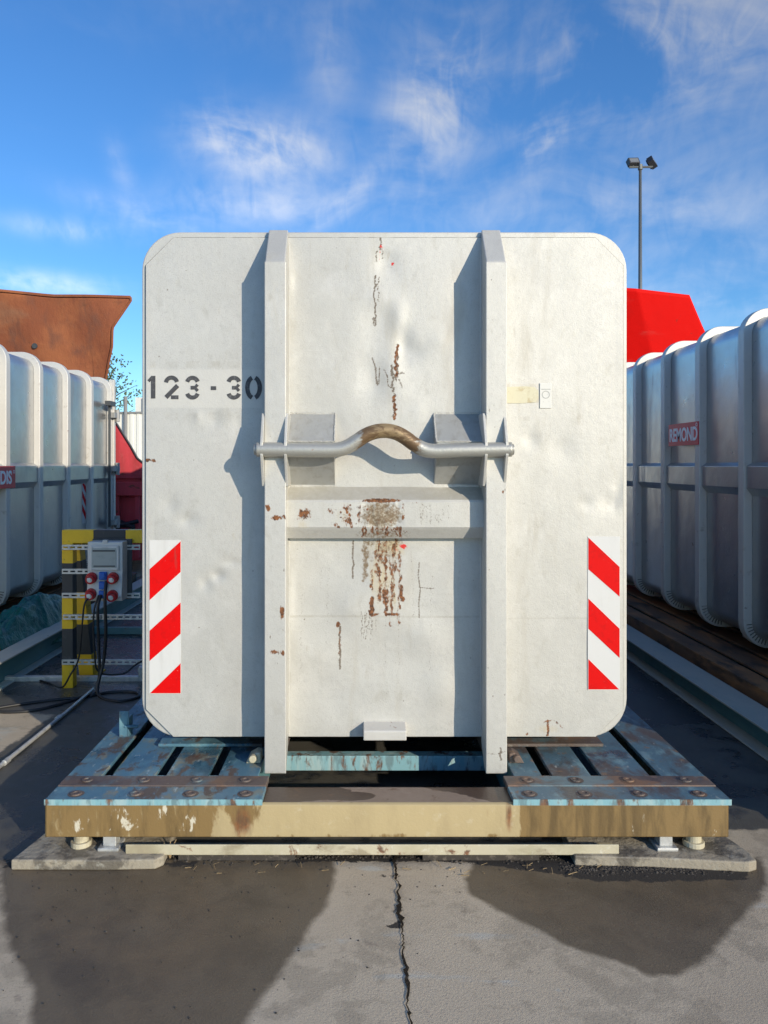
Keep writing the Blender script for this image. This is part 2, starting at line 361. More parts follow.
def gridmesh(name, co, nu, nv, attrs=None):
    """co: (nu*nv,3) array; quad sheet"""
    me = bpy.data.meshes.new(name); i = np.arange(nu*nv).reshape(nu,nv)
    q = np.stack([i[:-1,:-1], i[1:,:-1], i[1:,1:], i[:-1,1:]], -1).reshape(-1,4)
    me.vertices.add(nu*nv); me.vertices.foreach_set('co', co.astype(np.float32).ravel())
    me.loops.add(q.size); me.loops.foreach_set('vertex_index', q.ravel().astype(np.int32))
    me.polygons.add(len(q)); me.polygons.foreach_set('loop_start', np.arange(0,q.size,4,dtype=np.int32))
    try: me.polygons.foreach_set('loop_total', np.full(len(q),4,dtype=np.int32))
    except Exception: pass
    me.update(calc_edges=True); me.validate()
    for k, a in (attrs or {}).items():
        at = me.attributes.new(k, 'FLOAT', 'POINT'); at.data.foreach_set('value', a.astype(np.float32).ravel())
    return me
def text_mesh(s, width, height, bold=0.0, depth=.002):
    cu = bpy.data.curves.new('txt', 'FONT'); cu.body = s; cu.size = 1; cu.offset = bold; cu.extrude = .5
    t = bpy.data.objects.new('txt', cu); C.objects.link(t)
    bpy.context.view_layer.update()
    me = bpy.data.meshes.new_from_object(t.evaluated_get(bpy.context.evaluated_depsgraph_get()))
    bpy.data.objects.remove(t); bpy.data.curves.remove(cu)
    n = len(me.vertices); a = np.empty(n*3); me.vertices.foreach_get('co', a); a = a.reshape(-1,3)
    a[:,0] = (a[:,0]-a[:,0].min())/(np.ptp(a[:,0]))*width; a[:,1] = (a[:,1]-a[:,1].min())/np.ptp(a[:,1])*height; a[:,2] = a[:,2]*depth
    me.vertices.foreach_set('co', a.ravel()); me.materials.clear(); return me
def struct(o): o['kind'] = 'structure'; return o

# paint helpers over arrays of photo-like plan coordinates (u,v) on a surface
class Paint:
    def __init__(s, U, Vv): s.U, s.V = U, Vv; s.a = {}
    def get(s, k): return s.a.setdefault(k, np.zeros(s.U.shape))
    def ell(s, k, cx, cy, rx, ry, val=1.0, p=1.0):
        a = s.get(k); d = ((s.U-cx)/rx)**2+((s.V-cy)/ry)**2; np.maximum(a, val*np.exp(-d**p), out=a)
    def rect(s, k, x0, x1, y0, y1, val=1.0, soft=1.0):
        a = s.get(k)
        f = np.clip(np.minimum.reduce([s.U-x0, x1-s.U, s.V-y0, y1-s.V])/soft+.5, 0, 1); np.maximum(a, f*val, out=a)
    def line(s, k, pts, wd, val=1.0):
        a = s.get(k)
        for (x0,y0),(x1,y1) in zip(pts, pts[1:]):
            m = (s.U>min(x0,x1)-4*wd)&(s.U<max(x0,x1)+4*wd)&(s.V>min(y0,y1)-4*wd)&(s.V<max(y0,y1)+4*wd)
            if not m.any(): continue
            u, v = s.U[m], s.V[m]; dx, dy = x1-x0, y1-y0; L = dx*dx+dy*dy+1e-9
            t = np.clip(((u-x0)*dx+(v-y0)*dy)/L, 0, 1); d = np.hypot(u-x0-t*dx, v-y0-t*dy)
            a[m] = np.maximum(a[m], val*np.clip(1.25-d/wd*.5, 0, 1)*(d<wd*2.4))
    def crawl(s, k, x, y0, y1, wd, val=1.0, jit=1.2, step=3):
        pts = []; y = y0
        while y < y1: pts.append((x+random.uniform(-jit,jit), y)); y += step*random.uniform(.6,1.4); x += random.uniform(-.5,.5)
        pts.append((x,y1)); s.line(k, pts, wd, val)
    def poly(s, k, pts, val=1.0, soft=.1):
        a = s.get(k); inside = np.zeros(s.U.shape, bool); dmin = np.full(s.U.shape, 1e9); n = len(pts)
        for i in range(n):
            x0,y0 = pts[i]; x1,y1 = pts[(i+1)%n]
            c = ((y0>s.V) != (y1>s.V)); xx = (x1-x0)*(s.V-y0)/((y1-y0) or 1e-9)+x0
            inside ^= c & (s.U < xx)
            dx, dy = x1-x0, y1-y0; L = dx*dx+dy*dy+1e-12
            t = np.clip(((s.U-x0)*dx+(s.V-y0)*dy)/L, 0, 1); dmin = np.minimum(dmin, np.hypot(s.U-x0-t*dx, s.V-y0-t*dy))
        sd = np.where(inside, dmin, -dmin); np.maximum(a, val*np.clip(.5+sd/(2*soft), 0, 1), out=a)

# ================================================================== ground
def axis_vals(lo, hi, st, far):
    a = list(np.arange(lo, hi+1e-6, st)); s = st; x = lo; L = []
    while x > -far: s *= 1.35; x -= s; L.append(x)
    x = hi; s = st; R = []
    while x < far: s *= 1.35; x += s; R.append(x)
    return np.array(L[::-1]+a+R)
gx = axis_vals(-3.6, 3.2, .025, 900); gy = axis_vals(1.3, 6.6, .025, 1200)
GX, GY = np.meshgrid(gx, gy, indexing='ij')
def G(px, py): Y = 1.7*F/(py-VY); return (CX+(px-VX)*Y/F, Y)
gp = Paint(GX, GY)
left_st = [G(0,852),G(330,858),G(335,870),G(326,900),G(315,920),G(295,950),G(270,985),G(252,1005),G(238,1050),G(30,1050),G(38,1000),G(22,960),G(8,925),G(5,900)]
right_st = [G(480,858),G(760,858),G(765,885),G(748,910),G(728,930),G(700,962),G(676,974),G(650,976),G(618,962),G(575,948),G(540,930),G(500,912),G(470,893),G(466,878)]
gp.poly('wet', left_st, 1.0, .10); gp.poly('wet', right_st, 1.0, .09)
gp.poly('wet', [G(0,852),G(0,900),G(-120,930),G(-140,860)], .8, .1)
gp.poly('asph', [(-1.2,3.30),(-1.75,3.30),(-1.62,2.9),(-2.3,2.75),(-3.2,3.4),(-2.25,4.45),(-2.2,5.2),(-3.5,5.6),(-3.5,30),(3.6,30),(3.6,3.1),(1.9,3.55),(1.5,3.62),(1.2,3.4)], 1.0, .12)
gp.poly('asph', [(1.35,4.95),(2.3,4.95),(2.3,14),(1.35,14)], 1.35, .15)
gp.poly('asph', [(-3.0,5.3),(-1.3,5.5),(-1.3,12),(-3.0,12)], 1.15, .3)
for k in range(26):
    px, py = random.uniform(660,735), random.uniform(765,800); x, y = G(px,py)
    gp.ell('asph', x, y, random.uniform(.012,.045), random.uniform(.015,.05), 1.5)
gp.poly('dirt', [G(165,851),G(300,850),G(480,852),G(620,853),G(640,864),G(750,866),G(745,880),G(600,882),G(540,872),G(460,862),G(330,862),G(165,860)], 1.0, .035)
gp.poly('dirt', [G(0,858),G(200,860),G(200,868),G(0,870)], .62, .03)
for k in range(60):
    gx_, gy_ = random.uniform(-1.7,1.7), random.uniform(1.4,3.2); gp.ell('pale', gx_, gy_, random.uniform(.012,.03), random.uniform(.012,.03), .62)
for k in range(7):
    x_, y_ = random.uniform(.0,.09), random.uniform(2.8,3.2); gp.ell('dirt', x_, y_, random.uniform(.03,.08), random.uniform(.015,.03), .55)
gp.poly('pale', [(-2.22,4.35),(-2.2,5.0),(-3.3,5.5),(-3.3,3.9)], .62, .15)  # sunlit patch at the left, its light put into the ground colour
gp.line('pale', [G(180,1010),G(260,955),G(380,935),G(520,938),G(640,925),G(768,905)], .025, .62)
gp.line('pale', [G(300,985),G(420,975),G(560,990)], .02, .55)
gp.ell('pale', *G(375,868), .12, .05, .75)
gz = np.zeros(GX.shape)
gz += .006*np.sin(GX*1.1+.4)*np.sin(GY*.9) * ((GY<8)&(abs(GX)<6))
me = gridmesh('ground', np.stack([GX,GY,gz],-1).reshape(-1,3), len(gx), len(gy), gp.a)
struct(link('ground', me, M['ground'], smooth=True))
# tar joint between the slabs
bm = B(); pts = []
y = 0.6; x = .06
while y < 3.42:
    pts.append((x + random.uniform(-.0022,.0022)+.004*math.sin(y*23)+.003*math.sin(y*51+1), y, (.0042+.002*math.sin(y*17+2)+(.0045 if random.random()<.07 else 0))*random.uniform(.8,1.2))); y += random.uniform(.008,.022)
    x = .052-.008*(y-.6)+random.uniform(-.004,.004)
L = [bm.verts.new((p[0]-p[2]*random.uniform(.6,1.3), p[1], .006)) for p in pts]; R = [bm.verts.new((p[0]+p[2]*random.uniform(.7,1.3), p[1], .006)) for p in pts]
for i in range(len(pts)-1): bm.faces.new((L[i],R[i],R[i+1],L[i+1]))
struct(obj('ground_joint', bm, M['seam']))

# ================================================================== roll-off container
FY = 3.80; ZB = .2627; LEN = 6.74; PT = .742
def px_x(px, Y=FY): return CX+(px-VX)*Y/F
def px_z(py, Y=FY): return CZ+(VY-py)*Y/F
HO, ZT, Z0 = 1.20, 2.853, .354
def build_container(label, group):
    t = thing('roll_off_container', label, 'container', (0, FY, ZB), group)
    outer = rrect(HO, Z0, ZT, .19); inner = rrect(HO-.066, Z0+.06, ZT-.066, .125)
    # shell
    bm = prism(B(), rrect(HO-.064, Z0+.058, ZT-.064, .127), 'y', FY+.04, FY+LEN-.02)
    obj('body', bm, M['side'], t)
    for k in range(10):
        y0 = FY+PT*k; bm = B()
        ring(bm, outer, inner, y0, y0+(.085 if k else .05))
        rb = obj('rib', bm, M['rib'] if k else M['silver'], t, .006)
        if k:
            for s_ in (-1,1):
                bm = B()
                for a_ in range(6, 90, 9):
                    aa = math.radians(180+a_); cx_, cz_ = -HO+.19, Z0+.19; r1 = .127
                    for r_ in (.150,):
                        x_, z_ = s_*(cx_+r_*math.cos(aa)), cz_+r_*math.sin(aa)
                        rr_ = bmesh.ops.create_cube(bm, size=1)
                        mm_ = Matrix.Translation((x_,y0-.002,z_)) @ Matrix.Rotation(-s_*(aa) ,4,'Y') @ Matrix.Diagonal((.04,.006,.006,1))
                        for v in rr_['verts']: v.co = mm_ @ v.co
                obj('bend_notches', bm, M['seamgrey'], rb)
    # side rails
    for s in (-1,1):
        bm = B()
        for k in range(9):
            ya, yb = FY+PT*k+.083, FY+PT*(k+1)+.002
            pts = [(s*(HO-.066),1.47),(s*(HO-.066),1.72),(s*(HO-.02),1.69),(s*(HO-.02),1.53)]
            prism(bm, pts, 'y', ya, yb)
        obj('side_rail', bm, M['side'], t, .003)
        bm = prism(B(), [(s*(HO-.05),1.585),(s*(HO+.006),1.585),(s*(HO+.006),1.62),(s*(HO-.05),1.62)], 'y', FY+LEN-.9, FY+LEN+.05)
        # rear door frame, hinges
        bm.free(); bm = B()
        box(bm, s*(HO-.05), s*(HO+.02), FY+LEN-.01, FY+LEN+.05, Z0+.12, ZT-.03)
        obj('rear_post', bm, M['rib'], t, .004)
        for z in (2.35, 1.65, .95):
            bm = B(); box(bm, s*(HO+.0), s*(HO+.06), FY+LEN-.12, FY+LEN+.11, z-.035, z+.035); cyl(bm, (s*(HO+.05), FY+LEN+.03, z), .03, 'z', .16, 10)
            obj('hinge', bm, M['grey'], t, .003)
        bm = B(); box(bm, s*(HO+.003), s*(HO+.03), FY+LEN-.20, FY+LEN-.17, .9, 2.5); box(bm, s*HO, s*(HO+.07), FY+LEN-.32, FY+LEN-.1, 2.46, 2.52)
        obj('latch_rod', bm, M['boxdark'], t, .002)
    # rear door
    obj('rear_door', prism(B(), rrect(HO-.03, Z0+.05, ZT-.05, .16), 'y', FY+LEN-.018, FY+LEN+.035), M['side'], t, .004)
    # ---- front plate: a fine sheet with real dents
    nu, nv = 420, 440
    u = np.linspace(-1,1,nu); zt, zb = px_z(238.5), px_z(735.5); vv = np.linspace(0,1,nv)
    Z = zb+(zt-zb)*vv; ch = .135; hw = 1.176-np.clip(ch-(zt-Z),0,ch)-np.clip(ch-(Z-zb),0,ch)
    X = u[:,None]*hw[None,:]; ZZ = np.broadcast_to(Z[None,:], X.shape).copy()
    PX = 384.4+X*F/FY; PY = VY-(ZZ-CZ)*F/FY
    D = np.zeros(X.shape)
    dents = [(188,520,9,7,.006),(218,575,7,6,.008),(206,583,6,8,.005),(232,562,10,5,.004),(170,505,8,10,.004),
             (385,262,10,14,.005),(398,318,9,18,-.007),(404,345,8,16,.010),(378,330,22,20,.006),(372,375,16,26,.009),(392,372,12,16,-.006),
             (415,352,9,9,.005),(330,460,30,14,.006),(300,600,26,28,.006),(345,560,28,30,.008),(360,600,20,22,-.005),(420,590,26,30,.006),
             (400,655,38,26,.008),(330,690,30,22,.006),(440,690,18,22,-.005),(310,650,26,16,-.004),(450,520,14,20,.004),
             (610,502,11,9,.005),(585,503,8,6,.003),(622,492,7,14,.006),(560,450,14,14,.004),(530,440,8,9,.005),
             (215,420,6,8,.003),(198,418,5,7,-.003),(240,425,7,12,.003),(380,300,14,10,-.004),(360,660,24,20,.005),(425,640,18,16,-.004),
             (250,700,22,14,.003),(560,650,40,40,.004),(560,330,50,60,.004),(200,320,40,50,.004)]
    for cx, cy, rx, ry, d in dents: D += d*np.exp(-((PX-cx)/rx)**2-((PY-cy)/ry)**2)
    for k in range(60):
        cx, cy, r = RNG.uniform(290,475), RNG.uniform(250,730), RNG.uniform(8,26); D += RNG.uniform(-.0028,.0032)*np.exp(-((PX-cx)/r)**2-((PY-cy)/(r*RNG.uniform(.6,1.6)))**2)
    for k in range(30):
        cx, cy, r = RNG.uniform(150,620), RNG.uniform(250,730), RNG.uniform(12,40); D += RNG.uniform(-.0016,.0016)*np.exp(-((PX-cx)/r)**2-((PY-cy)/(r*RNG.uniform(.6,1.6)))**2)
    for s0 in (289,481): D *= 1-np.exp(-((PX-s0)/5.)**2)
    D *= np.clip(np.minimum((1-abs(u))[:,None]*30, 1),0,1)*np.clip(np.minimum(vv,1-vv)[None,:]*30,0,1)
    p = Paint(PX, PY)
    # rust runs under the beam
    p.ell('ochre', 383, 575, 22, 34, .72); p.ell('ochre', 388, 548, 26, 14, .8); p.ell('ochre', 340, 640, 6, 18, .35); p.ell('ochre',548,728,16,7,.6)
    p.ell('ochre', 392, 600, 12, 22, .6); p.rect('ochre', 505, 540, 383, 404, .5, 3)
    p.ell('brown', 384, 552, 20, 18, .62); p.ell('brown', 386, 592, 14, 24, .45); p.rect('brown', 362, 404, 539, 546, .6, 3)
    for x, a, b, wd, v in ((379,541,600,1.8,.62),(386,541,612,1.5,.6),(394,545,600,1.8,.62),(399,552,622,1.4,.6),(390,560,625,1.2,.6),(372,570,590,1.4,.6),
                           (383,541,560,4,.5),(371,598,614,1.7,.85),(394,541,556,5,.52),(401,585,600,1.6,.8),(384,590,602,2.2,.7),(376,552,575,1.6,.6)):
        p.crawl('rust', x, a, b, wd, v)
    for x, a, b in ((367,541,575),(365,545,572),(363,550,580)): p.crawl('brown', x, a, b, 1.4, .8, 1.4)
    p.line('rust', [(372,614),(380,613.5)], 1.0, .7); p.line('rust', [(386,614),(398,614)], 1.3, .8)
    p.crawl('scratch', 354, 541, 578, .75, .85, .9); p.ell('rust', 338, 624, 2.6, 4, .95); p.crawl('scratch', 340, 626, 668, .9, .85, .8)
    p.crawl('rust',340,630,655,.7,.6,.6)
    for k in range(9): p.crawl('scratch', 361+k*1.6+random.uniform(-1,1), 612+random.uniform(-3,6), 628+random.uniform(0,14), .55, .62, 1.2)
    p.line('scratch', [(419,562),(418,575),(420,590),(418.5,604),(419,617)], .65, .8); p.line('scratch', [(419,587),(427,588),(434,588)], .6, .75)
    # marks above the hook
    p.crawl('scratch', 381, 238, 250, .8, .8, 1.0); p.crawl('scratch', 377, 252, 262, .8, .7, .9); p.crawl('scratch', 382, 250, 259, .6, .7, .8)
    p.crawl('scratch', 375, 276, 325, .7, .85, .9, 2.5); p.crawl('scratch', 379, 278, 302, .6, .7, 1.3, 2); p.crawl('scratch', 374.5, 318, 326, 1.0, .7, 1.4, 1.5)
    p.ell('redmark', 381, 247, 3.2, 3.6, .62); p.ell('scratch', 381, 247, 1.6, 2, .6); p.ell('redmark', 392.5, 264.5, 2.2, 2.8, .8); p.ell('scratch', 392.3, 264.3, 1.2, 1.4, .7); p.line('redmark',[(380,250),(379,260)],1.0,.5)
    p.ell('redmark', 403, 546, 5, 3.6, .8); p.ell('redmark', 397, 550, 4, 4, .5)
    p.crawl('rust', 397, 346, 376, 1.2, .75, 1.3, 2); p.crawl('scratch', 396.5, 345, 378, 1.0, .7, 1.6, 2); p.crawl('scratch', 392, 366, 392, .8, .8, 1.7, 2); p.crawl('rust', 394.5, 396, 419, 1.1, .75, 1.2, 2); p.crawl('scratch', 394, 388, 420, .8, .75, 1.3, 2)
    p.line('scratch', [(372,358),(374,363),(375.5,368),(376,378),(377,385)], .8, .8); p.crawl('scratch', 379.5, 367, 385, .7, .75, .9, 2)
    p.line('scratch', [(384,370),(387,376),(388,386),(391,388),(392,382)], .7, .75); p.line('scratch',[(391,366),(393,374),(396,381)],.8,.75)
    p.line('scratch', [(397,375),(402,373),(404,374)], .9, .7); p.line('scratch', [(399,380),(402,388)], .9, .7)
    p.ell('grime_shade', 382, 372, 24, 34, .5); p.ell('grime_shade', 388, 330, 26, 26, .4); p.ell('grime_shade', 395, 300, 14, 20, .35)
    p.line('rust', [(142,460),(150,460),(155,461)], 1.4, .75)
    p.line('scratch', [(428,728),(445,716),(456,726)], .8, .35)
    # bottom right weeping weld
    p.line('rust', [(543,722),(546,720),(553,719),(562,727)], .8, .62); p.crawl('rust', 547, 720, 734, 1.1, .72); p.ell('rust', 526, 733, 2.4, 3, .65)
    for x in (380, 437, 465, 300, 500, 530): p.ell('scratch', x, 233+random.uniform(0,3), 4, 1.4, .5)
    p.line('grime_shade', [(290,616),(350,615.5),(420,616.5),(478,616)], 1.0, .8); p.line('grime_shade', [(508,618),(560,617.5),(618,618)], .9, .7)
    p.rect('grime_shade', 147, 622, 722, 737, .32, 14); p.rect('grime_shade', 288, 296, 240, 735, .35, 6); p.rect('grime_shade', 474, 483, 240, 735, .35, 6); p.rect('grime_shade', 146, 152, 262, 700, .4, 5)
    for k in range(34):
        xx = random.uniform(152,618); y0_ = random.uniform(240,640); p.line('grime_shade', [(xx,y0_),(xx+random.uniform(-1,1),y0_+random.uniform(20,90))], random.uniform(.8,3), random.uniform(.25,.5))
    for k in range(16): p.ell('grime_shade', random.uniform(150,620), random.uniform(250,730), random.uniform(8,30), random.uniform(6,20), random.uniform(.25,.45))
    for k in range(110): p.ell('scratch', random.uniform(150,620), random.uniform(245,730), random.uniform(.4,.9), random.uniform(.5,1.8), .62)
    for k in range(18):
        xx, yy = random.uniform(150,620), random.uniform(250,730); p.line('scratch', [(xx,yy),(xx+random.uniform(-12,12),yy+random.uniform(-3,3))], .45, .5)
    for k in range(40): p.ell('scratch', random.uniform(150,620), random.uniform(245,730), random.uniform(.6,1.3), random.uniform(.6,1.5), .8)
    for k in range(14): p.crawl('scratch', random.uniform(290,475), random.uniform(520,700), random.uniform(705,715) if random.random()<.1 else random.uniform(540,700), .7, .5)
    for x0, x1 in ((150,157),(165,180),(186,200),(207,221),(227,241)): p.rect('grime_shade', x0, x1, 361, 369, .6, 1.5); p.rect('grime_shade', x0, x1, 411, 421, .5, 3)
    p.rect('fresh', 147, 263, 369, 409, .47, 2); p.ell('grime_shade', 220, 440, 60, 26, .35)
    p.ell('grime_shade', 610, 505, 22, 8, .5); p.ell('grime_shade', 450, 720, 60, 12, .3); p.ell('grime_shade', 560, 700, 60, 40, .25)
    co_ = np.stack([X, FY-.014+D, ZZ], -1)
    me = gridmesh('front_plate', co_.reshape(-1,3), nu, nv, p.a)
    bm = bmesh.new(); bm.from_mesh(me); me.clear_geometry()
    be = [e for e in bm.edges if e.is_boundary]; r = bmesh.ops.extrude_edge_only(bm, edges=be)
    for v in r['geom']:
        if isinstance(v, bmesh.types.BMVert): v.co.y = FY+.002
    bmesh.ops.recalc_face_normals(bm, faces=bm.faces)
    bm.to_mesh(me); bm.free()
    fp = link('front_plate', me, M['silver'], t); me.shade_smooth()
    es = fp.modifiers.new('split', 'EDGE_SPLIT'); es.split_angle = math.radians(50)
    def octo(e):
        h = 1.176+e; t_ = zt+e; b_ = zb-e; c = ch+e*.42
        return [(h-c,t_),(-h+c,t_),(-h,t_-c),(-h,b_+c),(-h+c,b_),(h-c,b_),(h,b_+c),(h,t_-c)]
    obj('edge_seam', ring(B(), octo(.0055), octo(-.004), FY-.0022, FY+.004), M['seamgrey'], t)
    # ---- uprights (front runners)
    YF = FY-.17
    for s, x0, x1 in ((-1,-.5695,-.4745),(1,.4765,.5695)):
        bm = B()
        prism(bm, [(FY-.013,ZT-.002),(FY-.018,ZT+.006),(YF,2.662),(YF,.245),(YF+.03,.237),(YF+.06,.2405),(FY-.013,.335)], 'x', x0, x1)
        up = obj('upright', bm, M['silver'], t, .005)
        # front flange with rust marks
        nu2, nv2 = 24, 560; uu = np.linspace(x0-.002, x1+.004, nu2); zz = np.linspace(.243, 2.66, nv2)
        UX, UZ = np.meshgrid(uu, zz, indexing='ij'); PX2 = VX+(UX-CX)*F/YF; PY2 = VY-(UZ-CZ)*F/YF
        q = Paint(PX2, PY2)
        if s < 0:
            q.ell('rust', 276, 518, 7, 3.2, .95); q.ell('rust', 268, 508, 3, 5, .95); q.ell('rust', 284, 517, 2.5, 3, .8); q.ell('rust', 282, 611, 3.0, 8, 1)
            q.ell('rust', 275, 652, 7, 3.0, .85); q.ell('rust', 283, 653, 3, 4, .95); q.ell('ochre', 274, 515, 8, 10, .4); q.ell('rust', 270, 770, 10, 2, .4)
            q.ell('scratch', 284, 570, 1.4, 3, .8); q.ell('scratch', 283, 629, 1.2, 3, .7); q.ell('rust',267,650,2,2,.6); q.ell('grime_shade', 270, 297, 5, 8, .7)
        else:
            q.crawl('scratch', 500, 748, 760, 1, .7); q.line('scratch', [(488,753),(496,754),(505,751)], .8, .6); q.ell('rust', 503, 492, 1.6, 2.4, .7)
            q.ell('scratch', 489, 570, 1, 2, .8); q.ell('scratch', 493, 320, 3, 1.5, .5); q.ell('rust', 496, 774, 9, 1.6, .5)
        for k in range(10): q.ell('scratch', random.uniform(PX2.min(),PX2.max()), random.uniform(270,770), random.uniform(.5,1.1), random.uniform(.6,3), .8)
        me = gridmesh('flange', np.stack([UX, np.full(UX.shape,YF-.0035)+.0008*np.sin(UZ*9+s), UZ],-1).reshape(-1,3), nu2, nv2, q.a)
        bm = bmesh.new(); bm.from_mesh(me); me.clear_geometry()
        r = bmesh.ops.extrude_edge_only(bm, edges=[e for e in bm.edges if e.is_boundary])
        for v in r['geom']:
            if isinstance(v, bmesh.types.BMVert): v.co.y = YF+.009
        bmesh.ops.recalc_face_normals(bm, faces=bm.faces); bm.to_mesh(me); bm.free()
        link('flange', me, M['silver'], up)
        # weld bead down the inner side
        xi = x1 if s < 0 else x0
        bm = B(); n = 90; tube(bm, [(xi-s*.002+random.uniform(-.001,.001), FY-.014, .37+i*(2.45/n)) for i in range(n)], .006, 6); obj('weld', bm, M['silver'], up)
        # long skid under the floor
        bm = B(); xa, xb = (x0+.012, x1-.012)
        box(bm, xa, xb, YF+.055, FY+LEN-.1, ZB+.006, Z0+.004)
        obj('skid', bm, M['rustdeck'], t, .003)
        # hook side plates
        for xx in ((x0-.009, x1+.007) if s < 0 else (x0-.010, x1-.006)):
            bm = B(); zc = 1.777
            prism(bm, [(YF+.004,1.945),(YF-.062,1.805),(YF-.066,1.777),(YF-.062,1.745),(YF+.004,1.60),(YF+.16,1.60),(YF+.16,1.945)], 'x', xx-.0065, xx+.0065)
            obj('hook_plate', bm, M['silver'], t, .002)
        # bent bracket behind the bar
        xa, xb = (x1+.006, -.243) if s < 0 else (.243, x0-.006)
        bm = prism(B(), [(FY-.010,1.955),(YF+.022,1.812),(YF+.022,1.742),(FY-.010,1.598)], 'x', xa, xb)
        bk = obj('bracket', bm, M['grey'], t, .003)  # darker grey than the silver, putting the tilted faces' shade into the colour
        bm = B(); xe = xb if s < 0 else xa
        for a_, b_ in (((xe,FY-.012,1.956),(xe,YF+.02,1.812)),((xa,YF+.02,1.812),(xb,YF+.02,1.812)),((xa,YF+.02,1.742),(xb,YF+.02,1.742)),((xa,FY-.012,1.957),(xb,FY-.012,1.957)),((xa,FY-.012,1.597),(xb,FY-.012,1.597))):
            A_, B_ = Vector(a_), Vector(b_); bm = B(); tube(bm, [A_.lerp(B_, i/24)+Vector((random.uniform(-1,1),random.uniform(-1,1),random.uniform(-1,1)))*.0012 for i in range(25)], .0038, 6); obj('weld', bm, M['silver'], bk)

    # ---- hook bar
    YB = YF-.035
    path = [(256.5,449.5),(275,449.7),(300,450),(325,450.2),(338,449.6),(348,446.5),(357,441),(366,435.2),(376,431.6),(386,430.8),(396,432.8),(405,437.5),(414,444),(423,449),(433,451),(450,450.6),(475,450),(495,449.6),(511.5,449.4)]
    pts = smoothpath([W(a,b,YB) for a,b in path], 6); bm = tube(B(), pts, .0345, 20)
    hb = obj('hook_bar', bm, M['bar'], t, 0, True); me = hb.data
    at = me.attributes.new('worn','FLOAT','POINT')
    at.data.foreach_set('value', np.array([max(0,min(1.1,1.15-abs(v.co.x-.012)*4.6))*(1 if abs(v.co.x)<.24 else 0) for v in me.vertices], dtype=np.float32))
    for xx in (pts[0].x-.004, pts[-1].x+.004): obj('bar_end', cyl(B(), (xx, YB, pts[0].z), .026, 'x', .012, 16), M['bar'], hb, .002)
    # ---- cross beam with rust
    prof = [(FY-.012,1.594),(FY-.088,1.532),(FY-.094,1.520),(FY-.094,1.400),(FY-.088,1.388),(FY-.060,1.343),(FY-.012,1.341)]
    PP = [Vector(q_) for q_ in prof]; fine = []
    for a, b in zip(PP, PP[1:]):
        n = max(1, int((b-a).length/.004)); fine += [a.lerp(b, i/n) for i in range(n)]
    fine.append(PP[-1]); nx = 260; xs = np.linspace(-.4765,.4785,nx)
    co_ = np.array([(x,q_[0],q_[1]) for x in xs for q_ in fine])
    PX3 = VX+(co_[:,0]-CX)*F/co_[:,1]; PY3 = VY-(co_[:,2]-CZ)*F/co_[:,1]
    q = Paint(PX3, PY3)
    q.ell('ochre', 381, 516, 25, 18, .62, 2); q.ell('brown', 381, 515, 24, 15, .8, 3); q.rect('grime_shade', 286, 486, 486, 500.5, .95, 2); q.ell('grime_shade', 381, 515, 22, 14, .9, 2)  # top slope darkened in colour to stand for its shading
    q.ell('rust', 381, 500.5, 24, 2.6, .85, 2); q.ell('rust', 403, 512, 2.2, 14, .62, 2); q.ell('rust', 359, 513, 3, 14, .62, 2)
    q.ell('rust', 383, 531, 30, 5, .52, 2); q.ell('brown', 383, 534, 30, 6, .7, 2); q.ell('rust', 381, 516, 21, 14, .36, 2); q.ell('rust', 392, 520, 9, 8, .42); q.ell('rust', 368, 520, 6, 9, .45); q.ell('ochre', 345, 515, 20, 14, .5)
    for k in range(16): q.ell('rust', random.gauss(346,9), random.uniform(503,528), random.uniform(.8,2.4), random.uniform(.8,2.6), .8)
    for k in range(8): q.crawl('rust', random.uniform(358,408), 527, random.uniform(533,538), 1.0, .7)
    q.ell('rust', 346, 508, 6, 8, .62); q.ell('rust', 348, 521, 8, 8, .66); q.ell('rust', 331, 511, 5, 5, .62); q.ell('rust', 336, 524, 4, 4, .62)
    q.ell('rust', 304, 514, 8, 7, .85); q.ell('rust', 299, 518, 4, 4, .6); q.ell('ochre', 303, 524, 8, 9, .6); q.ell('rust', 414, 503, 6, 1.6, .6); q.ell('brown', 345, 514, 14, 14, .35)
    for k in range(12): q.crawl('scratch', 418+random.uniform(0,30), 503+random.uniform(0,12), 510+random.uniform(4,16), .6, .55, 1.6, 2)
    bump = np.zeros(len(co_))
    for k in range(70):
        cx, cy, r_ = RNG.uniform(362,402), RNG.uniform(503,528), RNG.uniform(1.5,5); bump += RNG.uniform(-.003,.003)*np.exp(-((PX3-cx)/r_)**2-((PY3-cy)/r_)**2)
    co_[:,1] += bump*np.exp(-((PX3-382)/21)**6-((PY3-515)/15)**6)
    co_[:,1] += .004*np.exp(-((PX3-382)/24)**2-((PY3-502)/6)**2)
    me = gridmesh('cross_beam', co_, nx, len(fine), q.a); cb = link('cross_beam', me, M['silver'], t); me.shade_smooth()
    es = cb.modifiers.new('split','EDGE_SPLIT'); es.split_angle = math.radians(18)
    # ---- bottom tab
    bm = prism(B(), [(FY-.012,.436),(FY-.095,.420),(FY-.10,.416),(FY-.10,.372),(FY-.05,.362),(FY-.012,.38)], 'x', px_x(363.5,3.7), px_x(406.5,3.7)); obj('bottom_tab', bm, M['rib'], t, .004)
    # floor cross members, seen from below
    for k in range(1,9):
        obj('floor_member', box(B(), -1.0, 1.0, FY+PT*k-.4, FY+PT*k-.32, Z0-.01, Z0+.062), M['grey'], t)
